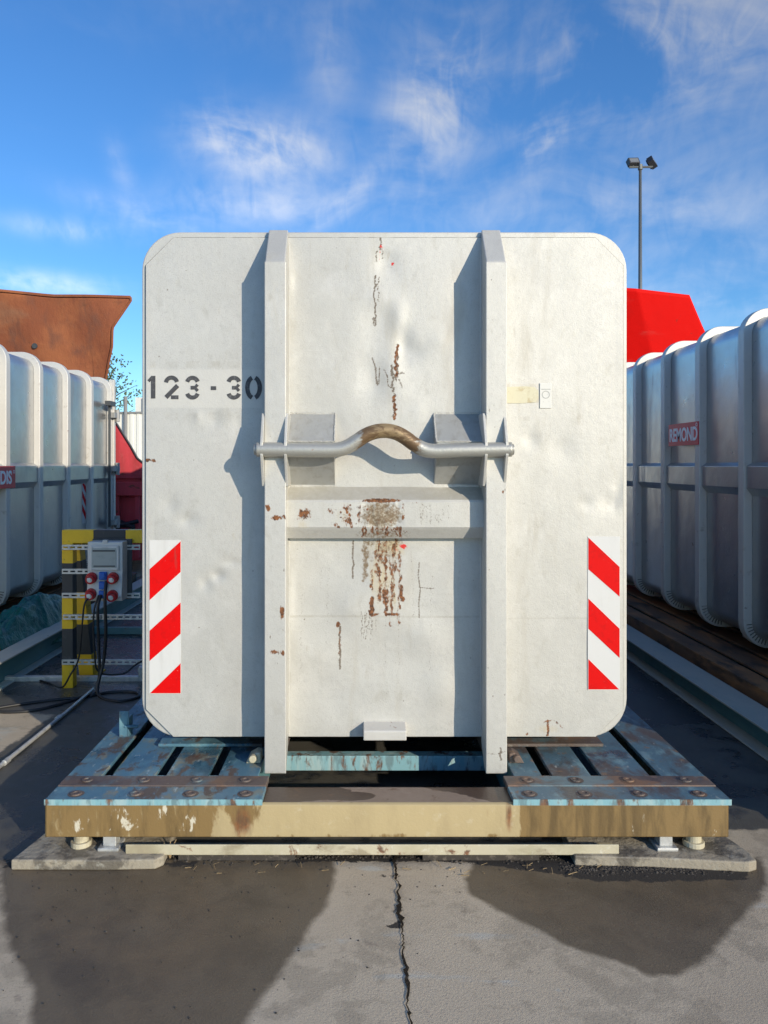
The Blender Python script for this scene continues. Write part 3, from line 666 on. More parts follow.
    # ---- warning foils
    def foil(x0, x1, y0, y1, stripes):
        f = obj('warning_foil', box(B(), px_x(x0), px_x(x1), FY-.0165, FY-.0145, px_z(y1), px_z(y0)), M['white_reflect'], t)
        for st in stripes:
            obj('stripe', prism(B(), [(px_x(a), px_z(b)) for a,b in st], 'y', FY-.0178, FY-.0163), M['red_reflect'], f)
    foil(150.2,181.6,539.8,692.6, [((181.4,541),(181.4,571.5),(150.6,599.5),(150.6,568.7)),((181.4,602),(181.4,633),(150.6,660),(150.6,630)),((181.4,662.5),(181.4,692.2),(151,692.2))])
    foil(586.8,618.8,536.2,689, [((587.4,537.3),(618.4,566.5),(618.4,596),(587.4,568.8)),((587.4,598),(618.4,628),(618.4,657),(587.4,628)),((587.4,658.3),(618,688.4),(587.4,688.4))])
    # ---- stencil number
    def strokes(name, lst):
        bm = B()
        for i_, (pts, wd) in enumerate(lst):
            P2 = [Vector((px_x(a), px_z(b))) for a,b in pts]; w_ = wd*1.13/202.1/2; Lf = []; Rt = []
            for i, p_ in enumerate(P2):
                d = (P2[min(i+1,len(P2)-1)]-P2[max(i-1,0)]).normalized(); nrm = Vector((-d.y,d.x)); Lf.append(p_+nrm*w_); Rt.append(p_-nrm*w_)
            prism(bm, [(q_.x,q_.y) for q_ in Lf+Rt[::-1]], 'y', FY-.0156-.0001*i_, FY-.0138)
        obj(name, bm, M['stencil'], num)
    def arc(cx, cy, rx, ry, a0, a1, n=10): return [(cx+rx*math.cos(math.radians(a0+(a1-a0)*i/n)), cy+ry*math.sin(math.radians(a0+(a1-a0)*i/n))) for i in range(n+1)]
    num = obj('stencil_number', prism(B(), [(px_x(a),px_z(b)) for a,b in ((211.4,386.5),(216.8,386.5),(216.8,390.3),(211.4,390.3))], 'y', FY-.0152, FY-.0138), M['stencil'], t)
    strokes('digit', [([(154.0,376.2),(154.0,398.7)], 3.9), ([(149.4,381.5),(152.6,378.0)], 2.6)])
    strokes('digit', [(arc(172.3,383.2,5.5,5.3,185,350),3.6), ([(178.4,385.8),(166.8,397.6)],3.9), ([(171.8,397.5),(179.2,397.5)],3.4)])
    for cx in (193.2,234.4):
        strokes('digit', [(arc(cx,383.4,5.4,5.3,195,345),3.6), (arc(cx,392.5,5.4,5.3,15,165),3.6), ([(cx-1.8,388.0),(cx+3,388.0)],3.2), ([(cx+5.0,384.9),(cx+2.6,388),(cx+5.2,391.2)],2.8)])
    strokes('digit', [(arc(254,388,6.2,10.2,-75,75,14),3.9), (arc(254,388,6.2,10.2,105,255,14),3.9)])
    # ---- labels
    obj('label', prism(B(), [(px_x(a),px_z(b)) for a,b in ((505.6,387.4),(524,386.6),(534,387.5),(537.5,391),(537.8,398),(535,402.5),(520,403.6),(505.6,403.6))], 'y', FY-.0165, FY-.0148), M['yellowed'], t)
    f = obj('inspection_plate', box(B(), px_x(539), px_x(550.6), FY-.0185, FY-.0148, px_z(408.5), px_z(383.5)), M['labelwhite'], t, .001)
    bm = B()
    ring(bm, [(px_x(545+4*math.cos(a)),px_z(395+4*math.sin(a))) for a in np.linspace(0,2*PI,16,endpoint=False)], [(px_x(545+3.2*math.cos(a)),px_z(395+3.2*math.sin(a))) for a in np.linspace(0,2*PI,16,endpoint=False)], FY-.0195, FY-.0184)
    box(bm, px_x(540.5), px_x(549.5), FY-.0195, FY-.0184, px_z(390), px_z(389.2)); obj('stamp_mark', bm, M['grey'], f)
    return t
def copy_tree(o, parent=None):
    c = o.copy(); C.objects.link(c); c.parent = parent
    for ch in list(o.children): copy_tree(ch, c)
    return c
GC = 'silver ribbed roll-off containers'
main = build_container('white silver container seen end-on, numbered 123-30, hook bar across its front', GC)
RC = copy_tree(main); RC.location = (3.89, 2.67, ZB); RC['label'] = 'grey ribbed container in shade on the right, small red sign on its side'
LC = copy_tree(main); LC.location = (-4.59, 3.37, ZB); LC['label'] = 'grey ribbed container on the left, its upper half sunlit, in front of the rusty hopper'
# side signs
def sign(root, xw, ya, yb, z0, z1, face, rev):
    """plate on a container side at x=xw, facing +x or -x"""
    g = rootloc(root)
    s = 1 if face > 0 else -1
    pl = obj('sign', box(B(), xw, xw+s*.006, min(ya,yb), max(ya,yb), z0, z1), M['sign'], root)
    L_ = abs(yb-ya)
    me = text_mesh(rev, L_*(.87 if s>0 else .93), (z1-z0)*.62, .03)
    # text x axis -> along y ; text y -> z
    a = np.empty(len(me.vertices)*3); me.vertices.foreach_get('co', a); a = a.reshape(-1,3)
    if s < 0: yy = max(ya,yb)-L_*.045-a[:,0]
    else:     yy = min(ya,yb)+L_*.045+a[:,0]
    b = np.stack([xw+s*.0068+a[:,2]*s, yy, z0+(z1-z0)*.18+a[:,1]], -1); me.vertices.foreach_set('co', b.ravel())
    link('lettering', me, M['signwhite'], pl)
    bm = B(); yc = (min(ya,yb)+L_*.05) if s < 0 else (max(ya,yb)-L_*.035); zc = z0+(z1-z0)*(.74 if s>0 else .86)
    v = [(yc+.017*math.cos(k), zc+.017*math.sin(k)) for k in np.linspace(0,2*PI,14,endpoint=False)]; u_ = [(yc+.010*math.cos(k), zc+.010*math.sin(k)) for k in np.linspace(0,2*PI,14,endpoint=False)]
    n = 14; A_ = [bm.verts.new((xw+s*.0075, *q)) for q in v]; B_ = [bm.verts.new((xw+s*.0075, *q)) for q in u_]
    for i in range(n): bm.faces.new((A_[i],A_[(i+1)%n],B_[(i+1)%n],B_[i]))
    obj('registered_mark', bm, M['signwhite'], pl)
sign(RC, 3.89-HO-.001, 7.0, 6.382, 1.87, 2.065, -1, 'REMOND')
sign(LC, -4.59+HO+.001, 6.35, 7.25, 1.485, 1.69, 1, 'REMONDIS')
# small red-white side foil near the rear of the left container
f = obj('warning_foil', box(B(), -4.59+HO-.0625, -4.59+HO-.060, 9.17, 9.28, 1.0, 1.48), M['white_reflect'], LC)
for k in range(3):
    z = 1.06+.16*k; obj('stripe', prism(B(), [(9.17,z+.09),(9.28,z-.02),(9.28,z+.06),(9.17,z+.17)] if z+.17<1.48 else [(9.17,z+.09),(9.28,z-.02),(9.28,z+.06),(9.22,z+.1)], 'x', -4.59+HO-.0605, -4.59+HO-.0585), M['red_reflect'], f)

# ================================================================== platforms
PYF = 3.30
def build_platform(label, group):
    t = thing('container_platform', label, 'platform', (0, PYF, 0), group)
    zt = ZB; LP = 7.4
    for s in (-1,1):
        xi, xo = .54, 1.475
        def bx(a, b, y0, y1, z0, z1): return box(B(), *(sorted((s*a, s*b))), y0, y1, z0, z1)
        obj('deck_strip', bx(xi, xo, PYF, PYF+.135, zt-.022, zt), M['blue'] if s < 0 else M['deckmix'], t, .003)
        # pale edge along the front of the strip
        obj('deck_edge', bx(xi-.001, xo+.001, PYF-.0035, PYF, zt-.024, zt+.001), M['blue_edge'], t)
        obj('wear_strip', bx(xi, xo-.002, PYF+.1365, PYF+.243, zt-.022, zt+.004), M['rustdeck'] if s < 0 else M['wear'], t, .003)
        # planks with slots between them
        sl = [(.777,.824),(1.02,1.070),(1.268,1.318)] if s < 0 else [(.722,.770),(.950,.998),(1.222,1.272)]
        ed = [.592]+[v for q in sl for v in q]+[xo]
        for a, b in zip(ed[::2], ed[1::2]):
            m_ = M['blue'] if s < 0 else M['deckmix']
            obj('deck_plank', bx(a, b, PYF+.2445, PYF+LP, zt-.02, zt-.001), m_, t, .003)
        for a, b in sl:
            obj('slot_bridge', bx(a+.001, b-.001, PYF+.2445, PYF+.275, zt-.03, zt-.008), M['blue_edge'] if s<0 else M['rustdeck'], t)
        # countersunk bolts
        for y in (PYF+.055, PYF+.19):
            for x in (.62+(.02 if y>3.4 else 0), .86, 1.10, 1.36):
                bm = B(); zz = zt+(.0045 if y > PYF+.13 else .0005)
                n = 18; O_ = [bm.verts.new((s*x+.036*math.cos(k), y+.034*math.sin(k), zz+.0008)) for k in np.linspace(0,2*PI,n,endpoint=False)]; bm.faces.new(O_)
                ring_ = [[bm.verts.new((s*x+r_*math.cos(k), y+r_*math.sin(k), zz+h_)) for k in np.linspace(0,2*PI,n,endpoint=False)] for r_, h_ in ((.025,.001),(.024,.006),(.013,.006),(.012,.003))]
                for A_, B_ in zip(ring_, ring_[1:]):
                    for i in range(n): bm.faces.new((A_[i],A_[(i+1)%n],B_[(i+1)%n],B_[i]))
                bm.faces.new(ring_[-1]); obj('bolt', bm, M['rustdeck'], t)
        # outer side beam below the deck
        obj('side_beam', bx(xo-.06, xo-.012, PYF+.16, PYF+LP, .05, zt-.023), M['blue'], t, .003)
        obj('inner_beam', bx(.60, .65, PYF+.25, PYF+LP, .05, zt-.0235), M['teal'], t, .003)
        # angle carrying the container
        a, b = sorted((s*.62, s*(1.15 if s<0 else 1.12))); obj('support_plate', box(B(), a, b, FY+.115, FY+.30, zt+.001, zt+.016), M['blue'] if s < 0 else M['rustdeck'], t, .002)
        obj('support_block', box(B(), a+.03, b-.03, FY+.305, FY+.42, zt+.001, zt+.085), M['rustdeck'], t, .002)
        # round feet and plates
        for x, r_ in ((1.335,.045),): obj('foot', cyl(cyl(B(), (s*x, PYF+.05, .075), r_*.72, 'z', .06, 20), (s*x, PYF+.05, .054), r_, 'z', .022, 20), M['cream'], t, .003)
        obj('foot_plate', box(box(B(), s*1.20-.045, s*1.20+.045, PYF-.01, PYF+.09, .043, .057), s*1.20-.028, s*1.20+.028, PYF+.01, PYF+.07, .057, .1), M['galv'], t, .003)
        # stop casting beside the skid
        sx = s*.605
        bm = B(); prism(bm, [(s*.60,zt),(s*.67,zt),(s*.655,zt+.03),(s*.62,zt+.05),(s*.60,zt+.045)], 'y', FY-.10, FY-.02); cyl(bm, (s*.635, FY-.11, zt+.028), .018, 'y', .03, 12); obj('stop_block', bm, M['cream'] if s < 0 else M['rustdeck'], t, .003)
    # bracket with bolt on the outer left edge
    bm = box(B(), -1.395, -1.345, 4.06, 4.07, ZB, ZB+.135); box(bm, -1.352, -1.343, 4.06, 4.13, ZB, ZB+.10); cyl(bm, (-1.33, 4.06, ZB+.055), .009, 'x', .07, 8); obj('edge_bracket', bm, M['blue'], t, .002)
    # front channel beam
    nx, nz = 300, 40; xs = np.linspace(-1.473,1.464,nx); zs = np.linspace(.1015,.2385,nz)
    XX, Z2 = np.meshgrid(xs, zs, indexing='ij'); PX4 = VX+(XX-CX)*F/PYF; q = Paint(PX4, VY-(Z2-CZ)*F/PYF)
    q.rect('mud', -50, 222, 700, 900, .66, 30); q.rect('mud', 518, 800, 700, 900, .78, 16); q.ell('mud', 246, 812, 28, 26, .75); q.rect('mud', 40, 730, 832, 840, .4, 6)
    q.ell('rust', 243, 822, 16, 26, .72); q.ell('rust', 509, 818, 6, 26, .62); q.ell('rust', 488, 812, 4, 12, .35); q.ell('rust',62,820,6,20,.35)
    q.rect('drip', 46, 225, 806, 834, .36, 8); q.ell('drip', 120, 820, 14, 12, .45); q.ell('drip', 68, 820, 12, 12, .5); q.ell('drip', 196, 820, 12, 12, .5)
    q.ell('drip', 644, 818, 5, 10, .45); q.ell('drip', 715, 828, 6, 12, .45); q.rect('drip', 530, 725, 826, 836, .12, 8)
    me = gridmesh('front_beam', np.stack([XX, np.full(XX.shape,PYF+.001), Z2],-1).reshape(-1,3), nx, nz, q.a)
    bm = bmesh.new(); bm.from_mesh(me); me.clear_geometry()
    r = bmesh.ops.extrude_edge_only(bm, edges=[e for e in bm.edges if e.is_boundary])
    for v in r['geom']:
        if isinstance(v, bmesh.types.BMVert): v.co.y = PYF+.03
    bmesh.ops.recalc_face_normals(bm, faces=bm.faces); bm.to_mesh(me); bm.free()
    fb = link('front_beam', me, M['beamface'], t)
    nx, ny = 160, 24; xs = np.linspace(-.62,.62,nx); ys = np.linspace(PYF+.0305,PYF+.19,ny); XX, YY = np.meshgrid(xs, ys, indexing='ij')
    PX5 = VX+(XX-CX)*F/YY; PY5 = VY+(CZ-.2365)*F/YY; q = Paint(PX5, PY5)
    q.poly('mud', [(262,805),(345,799),(352,790),(330,784),(262,784)], 1.0, 4); q.ell('mud', 352, 796, 26, 5, .95, 2); q.poly('mud', [(420,786),(505,784),(515,806),(498,803),(470,797)], 1.0, 4)
    me = gridmesh('beam_top', np.stack([XX, YY, np.full(XX.shape,.2365)],-1).reshape(-1,3), nx, ny, q.a)
    bt = link('beam_top', me, M['beamtop'], fb); so_ = bt.modifiers.new('thick','SOLIDIFY'); so_.thickness = .008; so_.offset = -1 if True else 1
    obj('beam_body', box(B(), -1.46, 1.45, PYF+.031, PYF+.17, .1025, .226), M['rustdeck'], fb)
    # cross members in the pit
    obj('cross_member', box(B(), -.60, .60, 3.98, 4.05, .115, .192), M['blue_edge'], t, .004)
    obj('cross_member', box(B(), -.60, .60, 5.6, 5.68, .06, .19), M['teal'], t, .004)
    obj('cross_member', box(B(), -.60, .60, 3.62, 3.70, .03, .10), M['beamtop'], t, .004)
    for k in range(4): obj('cross_member', box(B(), -1.4, 1.4, 7+k*1.2, 7.08+k*1.2, .05, .19), M['teal'], t)
    # plate in the pit catching some light
    obj('rear_end_plate', box(B(), -1.46, 1.46, PYF+LP-.01, PYF+LP+.02, .05, zt), M['teal'], t)
    # cream rail under the beam
    return t
GP = 'steel platforms under the containers'
PM = build_platform('low blue steel platform with tan front beam under the container numbered 123-30', GP)
PR = copy_tree(PM); PR.location = (3.93, 2.17, 0); PR['label'] = 'rusty orange-brown steel platform under the shaded container on the right'
PL = copy_tree(PM); PL.location = (-4.59, 2.87, 0); PL['label'] = 'dark steel platform under the left container, behind the teal tarpaulin'
for root, mm in ((PR, M['rustdeck2']), (PL, M['rustdeck2'])):
    for ch in root.children:
        if ch.name.startswith(('deck_plank','deck_strip','deck_edge','side_beam')):
            ch.data = ch.data.copy(); ch.data.materials[0] = mm

# pads and rail in front
def pad(pts, z, label):
    bm = prism(B(), pts, 'z', .0, z); o = obj('concrete_pad', bm, M['pad'], None, .006); origin(o)
    tag(o, label, 'concrete pad', 'concrete pads under the platform beam')
jag = lambda P_: [(a+random.uniform(-.004,.004), b+random.uniform(-.004,.004)) for a,b in P_]
pad(jag([(-1.585,3.225),(-1.2,3.222),(-.98,3.225),(-.955,3.26),(-.96,3.62),(-1.50,3.62),(-1.53,3.5)]), .043, 'low concrete pad with wet patches under the left end of the tan beam')
pad(jag([(.79,3.255),(1.1,3.24),(1.50,3.205),(1.548,3.22),(1.545,3.30),(1.47,3.62),(.80,3.62)]), .043, 'low concrete pad with a pointed tip under the right end of the tan beam')
bm = prism(B(), [(3.275,.036),(3.275,.080),(3.281,.081),(3.283,.044),(3.37,.044),(3.37,.036)], 'x', -1.12, .985)
tag(origin(obj('base_rail', bm, M['cream'], None, .003)), 'long cream painted steel angle lying along the foot of the tan beam', 'steel rail')
for xa, lab in ((-.9,'flat packing board under the left part of the cream rail'),(.15,'flat packing board under the right part of the cream rail')):
    o = obj('packing_board', box(B(), xa, xa+.5, 3.30, 3.37, .001, .0355), M['gravel']); tag(origin(o), lab, 'timber')
# ================================================================== side beams
def hbeam(x0, x1, h, y0, y1, label):
    t = thing('steel_beam', label, 'beam', ((x0+x1)/2, y0, 0), 'steel beams lying between the containers')
    xc = (x0+x1)/2
    obj('top_flange', box(B(), x0, x1, y0, y1, h-.014, h), M['flange'], t, .003)
    obj('web', box(B(), xc-.006, xc+.006, y0+.002, y1-.002, .0135, h-.0145), M['teal'], t)
    obj('bottom_flange', box(B(), x0, x1, y0, y1, .002, .013), M['flange'], t, .003)
    for k in range(5): obj('stiffener', box(B(), x0+.01, x1-.01, y0+1.4+k*1.9, y0+1.412+k*1.9, .0135, h-.0145), M['teal'], t) if k in (0,4) else None
hbeam(2.21, 2.43, .176, 1.2, 11.2, 'teal steel beam lying on the ground on the right, beside the rusty platform')
hbeam(-3.005, -2.83, .212, 2.4, 10.9, 'teal steel beam lying on the ground on the left, behind the striped post')

# ================================================================== left service corner
GY_ = 5.84
def striped(parent, x0, x1, y0, y1, bands, axis):
    """bands: list of (a,b,'y'|'k') along the axis"""
    fr = None
    for a, b, c in bands:
        bm = box(B(), x0, x1, y0, y1, a, b) if axis == 'z' else box(B(), a, b, y0, y1, x0, x1)
        o = obj('yellow_band' if c == 'y' else 'black_band', bm, M['yellow'] if c == 'y' else M['black'], parent, .004)
t = thing('crash_guard', 'yellow and black striped steel guard frame carrying the socket box', 'guard rail', (-1.85, GY_, 0))
zz = lambda py, Y: CZ+(VY-py)*Y/F
b1 = [(0,zz(664,GY_),'y'),(zz(664,GY_),zz(629,GY_),'k'),(zz(629,GY_),zz(597,GY_),'y'),(zz(597,GY_),zz(563.5,GY_),'k'),(zz(563.5,GY_),zz(543,GY_),'y')]
def post(name, x, y, wd, bands, lean=0.0):
    before = set(bpy.data.objects)
    top = max(b[1] for b in bands)
    p_ = obj(name, box(B(), x-wd/2+.002, x+wd/2-.002, y+.002, y+wd-.002, 0.0, top-.001), M['black'], t)
    striped(p_, x-wd/2, x+wd/2, y, y+wd, bands, 'z')
    for o_ in set(bpy.data.objects)-before:
        for v in o_.data.vertices: v.co.x += lean*v.co.z
post('post', -2.352, GY_, .084, b1); post('post', -1.38, GY_, .084, b1)
zb = (zz(543.2,GY_), zz(530,GY_))
tb = obj('top_rail', box(B(), -2.392, -1.34, GY_+.002, GY_+.082, zb[0]+.002, zb[1]-.002), M['black'], t)
xx_ = lambda px: CX+(px-VX)*GY_/F
striped(tb, zb[0], zb[1], GY_, GY_+.084, [(-2.394,xx_(93.5),'y'),(xx_(93.5),xx_(125.5),'k'),(xx_(125.5),xx_(150),'y'),(xx_(150),xx_(182),'k'),(xx_(182),-1.338,'y')], 'x')
b2 = [(0,.18,'y'),(.18,.42,'k'),(.42,.68,'y'),(.68,.93,'k'),(.93,1.12,'y')]
post('rear_post', -2.32, 6.16, .115, b2, -.11)
bm = box(B(), -2.37,-2.23,6.2,6.35,0,.012); obj('foot_plate', bm, M['yellow'], t)
bm = box(B(), -2.335,-2.27,GY_+.085,6.22,1.06,1.12); obj('side_rail', bm, M['yellow'], t, .004)
# slotted channels
def channel(x0, x1, y, z, h=.038):
    bm = B(); n = int((x1-x0)/.05); d = .012
    box(bm, x0, x1, y, y+.003, z+h*.66, z+h); box(bm, x0, x1, y, y+.003, z, z+h*.34)
    for k in range(n+1):
        xa = x0+k*(x1-x0)/(n+.0001); box(bm, xa-.009 if k else xa, min(xa+.009,x1), y+.0002, y+.0028, z+h*.34, z+h*.66)
    box(bm, x0, x1, y+.003, y+.02, z+h-.003, z+h); box(bm, x0, x1, y+.003, y+.02, z, z+.003)
    obj('slotted_channel', bm, M['galv'], t)
for py, a, b in ((547,63,141),(571,63,92),(595,63,88),(595,126,141),(616.5,64,200),(661.5,63,200)):
    channel(xx_(a), min(xx_(b), -1.40), GY_-.024, zz(py+2.5,GY_))
# distribution box
YBX = 5.70
X_ = lambda px, Y=YBX: CX+(px-VX)*Y/F
Z_ = lambda py, Y=YBX: CZ+(VY-py)*Y/F
d = thing('socket_box', 'pale grey power socket box with red and blue sockets on the striped guard', 'power box', (X_(105), YBX, Z_(600)))
bm = prism(B(), [(YBX,Z_(542)),(YBX,Z_(572)),(YBX-.02,Z_(596)),(YBX+.0,Z_(601)),(YBX+.12,Z_(601)),(YBX+.12,Z_(542))], 'x', X_(87.5), X_(122.5)); obj('housing', bm, M['boxgrey'], d, .006)
obj('back_plate', box(B(), X_(86.8), X_(127), YBX+.118, YBX+.135, Z_(602), Z_(540.5)), M['boxdark'], d, .003)
lid = obj('lid_frame', box(B(), X_(90.5), X_(119.5), YBX-.016, YBX-.001, Z_(570), Z_(545.5)), M['boxgrey'], d, .006)
obj('window', box(B(), X_(92.5), X_(117), YBX-.020, YBX-.0165, Z_(567.5), Z_(548)), M['window'], lid, .003)
bm = box(B(), X_(93.5), X_(116), YBX-.022, YBX-.0205, Z_(551.3), Z_(549.8)); box(bm, X_(94.5), X_(116), YBX-.022, YBX-.0205, Z_(566.4), Z_(565.2)); obj('breaker_row', bm, M['boxdark'], lid)
bm = B()
for px in (92.5,117.5): cyl(bm, (X_(px), YBX-.018, Z_(547)), .006, 'y', .01, 8); cyl(bm, (X_(px), YBX-.018, Z_(569)), .006, 'y', .01, 8)
box(bm, X_(103), X_(107.5), YBX-.01, YBX+.02, Z_(542.5), Z_(540)); obj('screws', bm, M['boxgrey'], lid)
def sock(px, py, kind):
    c = Vector((X_(px), YBX-.02, Z_(py)))
    if kind == 'r':
        s_ = obj('red_socket', cyl(cyl(B(), c, .041, (0,1,.25), .03, 20), c+Vector((0,-.02,-.006)), .033, (0,1,.25), .05, 20), M['sockred'], d, .004)
        obj('socket_face', cyl(box(B(), c.x-.014, c.x+.012, c.y-.056, c.y-.045, c.z-.013, c.z+.006), c+Vector((0,-.043,-.01)), .019, (0,1,.25), .006, 16), M['sockwhite'], s_)
    else:
        s_ = obj('blue_socket', box(B(), c.x-.029, c.x+.029, c.y-.012, c.y+.015, c.z-.030, c.z+.030), M['sockblue'], d, .006)
        obj('flap', box(cyl(B(), c+Vector((0,-.02,0)), .022, 'y', .016, 18), c.x-.018, c.x+.018, c.y-.024, c.y-.0125, c.z+.01, c.z+.027), M['sockblue'], s_, .003)
for a in ((92.5,577.5,'r'),(114,577.5,'r'),(92,593.5,'r'),(113.5,595,'r'),(104,575.5,'b'),(104,585,'b'),(103.7,594,'b')): sock(*a)
# cables
def cable(pts, r, label, name='power_cable'):
    bm = tube(B(), smoothpath(pts, 7), r, 8); o = obj(name, bm, M['rubber'], None, 0, True); origin(o)
    return tag(o, label, 'cable', 'black power cables from the socket box')
def gpt(px, py, z=.012): x, y = G(px, py); return (x, y, z)
cable([(X_(103.5),YBX-.05,Z_(594)),(X_(102),YBX-.09,Z_(606)),(X_(101),YBX-.05,Z_(640)),(X_(100.5),YBX-.02,Z_(670)),(X_(99),5.66,.05),gpt(96,694),gpt(84,699),gpt(60,701),gpt(20,706),gpt(-40,716)], .011, 'black cable hanging from the lowest blue socket and running off left across the ground')
cable([(X_(108.5),YBX-.05,Z_(580)),(X_(109.5),YBX-.10,Z_(596)),(X_(109),YBX-.07,Z_(630)),(X_(105),YBX-.03,Z_(660)),(X_(101),5.62,.06),gpt(103,700),gpt(120,703),gpt(138,699),gpt(134,694),gpt(110,694),gpt(90,698)], .012, 'thick black cable from between the sockets, coiling on the ground by the blue platform')
cable([(X_(91),YBX-.06,Z_(597)),(X_(88),YBX-.08,Z_(604)),(X_(85),YBX-.07,Z_(630)),(X_(80),YBX-.03,Z_(658)),(X_(72),5.66,Z_(674)),(X_(62),5.70,.05),gpt(50,685),gpt(40,682)], .007, 'thin black cable curving down from the lower left red socket past the striped post')
cable([(X_(101),YBX-.05,Z_(594)),(X_(97),YBX-.07,Z_(612)),(X_(96),YBX-.03,Z_(650)),(X_(99),5.70,Z_(672)),(X_(120),5.76,Z_(676)),(X_(132),5.80,Z_(668)),(X_(146),5.86,Z_(660))], .007, 'thin black cable looping from the box rightwards behind the white container')
cable([gpt(-30,712),gpt(10,714),gpt(40,711),gpt(70,703),gpt(88,696)], .012, 'black cable lying in a flat arc on the ground left of the pipe')
# cable bundle tie
o = obj('cable_clip', cyl(B(), (X_(101), YBX-.045, Z_(616)), .022, 'z', .03, 12), M['galv']); tag(origin(o), 'metal clip holding the hanging black cables on the guard', 'clip')
# conduit
bm = tube(B(), [(-2.115,5.72,.03),(-2.118,5.2,.022),(-2.122,4.75,.022),(-2.13,4.25,.022),(-2.14,3.4,.022),(-2.15,2.5,.022)], .0125, 12)
t2 = thing('conduit_pipe', 'thin galvanised pipe lying straight along the ground on the left', 'pipe', (-2.13,4.1,0))
obj('pipe', bm, M['galv'], t2, 0, True)
for y in (4.35, 5.1): obj('coupling', cyl(B(), (-2.126+.008*(y-4.4)*0, y, .022), .0165, 'y', .06, 12), M['galv'], t2, .002)
# low channels on the ground behind the guard
for i, (y, z, xa, xb, lab) in enumerate(((6.02,.04,-2.95,-1.50,'pale steel bar lying across the ground behind the guard feet'),(7.7,.07,-2.8,-1.5,'dark steel bar lying across the ground farther back, beyond the guard'))):
    o = obj('floor_bar', box(B(), xa, xb, y, y+.05, .001, z), M['galv'] if i == 0 else M['teal'], None, .003); tag(origin(o), lab, 'steel bar')
bm = B(); box(bm,-1.86,-1.80,6.0,6.06,.04,.12); cyl(bm,(-1.83,5.99,.10),.025,'y',.05,10); cyl(bm,(-1.72,6.0,.03),.03,'x',.12,10); tag(origin(obj('pipe_fitting', bm, M['galv'], None, .003)), 'small metal pipe fitting on the bar behind the guard', 'fitting')
# tarpaulin
nu = nv = 150; U_, V_ = np.meshgrid(np.linspace(-1,1,nu), np.linspace(-1,1,nv), indexing='ij')
hh = .24*np.exp(-(U_*1.25)**2-(V_*1.1)**2); 
for k in range(190):
    a = RNG.uniform(0,PI); cx, cy = RNG.uniform(-1,1,2); dd = (U_-cx)*math.cos(a)+(V_-cy)*math.sin(a); ee = -(U_-cx)*math.sin(a)+(V_-cy)*math.cos(a)
    hh += RNG.uniform(-.016,.024)*np.exp(-abs(dd/.05)**1.4-(ee/.4)**2)
hh = np.maximum(hh-.02, -.01)
rr = 1+.14*np.sin(np.arctan2(V_,U_)*5+1)
TX = -3.14+U_*.26*rr+.03*V_; TY = 7.15+V_*.80*rr
o = link('tarpaulin', gridmesh('tarpaulin', np.stack([TX,TY,hh+.05+.20*np.clip((-2.98-TX)/.1,0,1)],-1).reshape(-1,3), nu, nv), M['tarp']); sd = o.modifiers.new('t','SOLIDIFY'); sd.thickness = .004
tag(origin(o), 'crumpled teal tarpaulin heaped beneath the left container', 'tarpaulin')
# blue bucket-like hose bit right of the guard
bm = B(); tube(bm, smoothpath([(-2.0,7.6,.02),(-1.95,7.5,.22),(-1.86,7.45,.30),(-1.76,7.5,.22),(-1.7,7.62,.02)],6), .035, 10)
tag(origin(obj('blue_hose', bm, M['sockblue'], None, 0, True)), 'short bent blue hose on the dark ground behind the guard', 'hose')

# ================================================================== compactors behind
def sheet(name, outline, Yf, m, parent, thick=.02, fold=None, n=0):
    """real folded steel plate; outline in metres (x,z); y from fold function"""
    bm = B(); A_ = [bm.verts.new((x, Yf(x,z), z)) for x,z in outline]; B_ = [bm.verts.new((x, Yf(x,z)+thick, z)) for x,z in outline]
    bm.faces.new(A_); bm.faces.new(B_[::-1]); k = len(A_)
    for i in range(k): bm.faces.new((A_[i],A_[(i+1)%k],B_[(i+1)%k],B_[i]))
    return obj(name, bm, m, parent)
# left: rusty hopper on faded red press
YH = 11.6
xl = lambda px, Y=YH: CX+(px-VX)*Y/F
zl = lambda py, Y=YH: CZ+(VY-py)*Y/F
hl = thing('waste_compactor', 'waste press with wide rusty orange loading hopper and faded red body', 'compactor', (-5.0, YH, 0), 'waste presses behind the containers')
# flared hopper: front sheet leans towards us, with side wing
fy = lambda x, z: YH-(z-2.6)*.28
top = [(xl(-150),4.42),(xl(-60),4.43),(xl(0),zl(290)),(xl(60),zl(296.6)),(xl(130.5),zl(297)),(xl(131.5),zl(299))]
edge = [(xl(129),zl(306)),(xl(122),zl(318)),(xl(116.5),zl(326)),(xl(115.5),zl(345)),(xl(112),zl(360)),(xl(108),zl(380))]
bot = [(xl(104),2.35),(xl(-100),2.35)]
nx_, nz_ = 80, 40
L_out = [(-7.0,4.43),(-5.6,4.36)]
bm = B(); rows = []
def rightx(z):
    P_ = [(4.27,-3.615),(4.23,-3.60),(3.80,-3.86),(3.52,-3.865),(3.29,-3.92),(3.0,-3.98),(2.3,-4.03)]
    for (za,xa),(zb_,xb) in zip(P_, P_[1:]):
        if z >= zb_: f_ = (z-zb_)/(za-zb_+1e-9); return xb+(xa-xb)*min(f_,1)
    return P_[-1][1]
def topz(x): return 4.24-.08*np.clip((x+5.6)/1.0,0,1)+.06*np.clip((-5.6-x)/1.5,0,1)
UU, VV = np.meshgrid(np.linspace(0,1,nx_), np.linspace(0,1,nz_), indexing='ij')
ZR = 2.3+VV*(4.265-2.3); XR = (np.vectorize(rightx)(ZR)-CX)*(1-(ZR-2.6)*.28/YH+.1/YH)+CX; XW = -7.4+(XR+7.4)*UU; ZW = 2.3+VV*(np.vectorize(topz)(XW)-2.3)
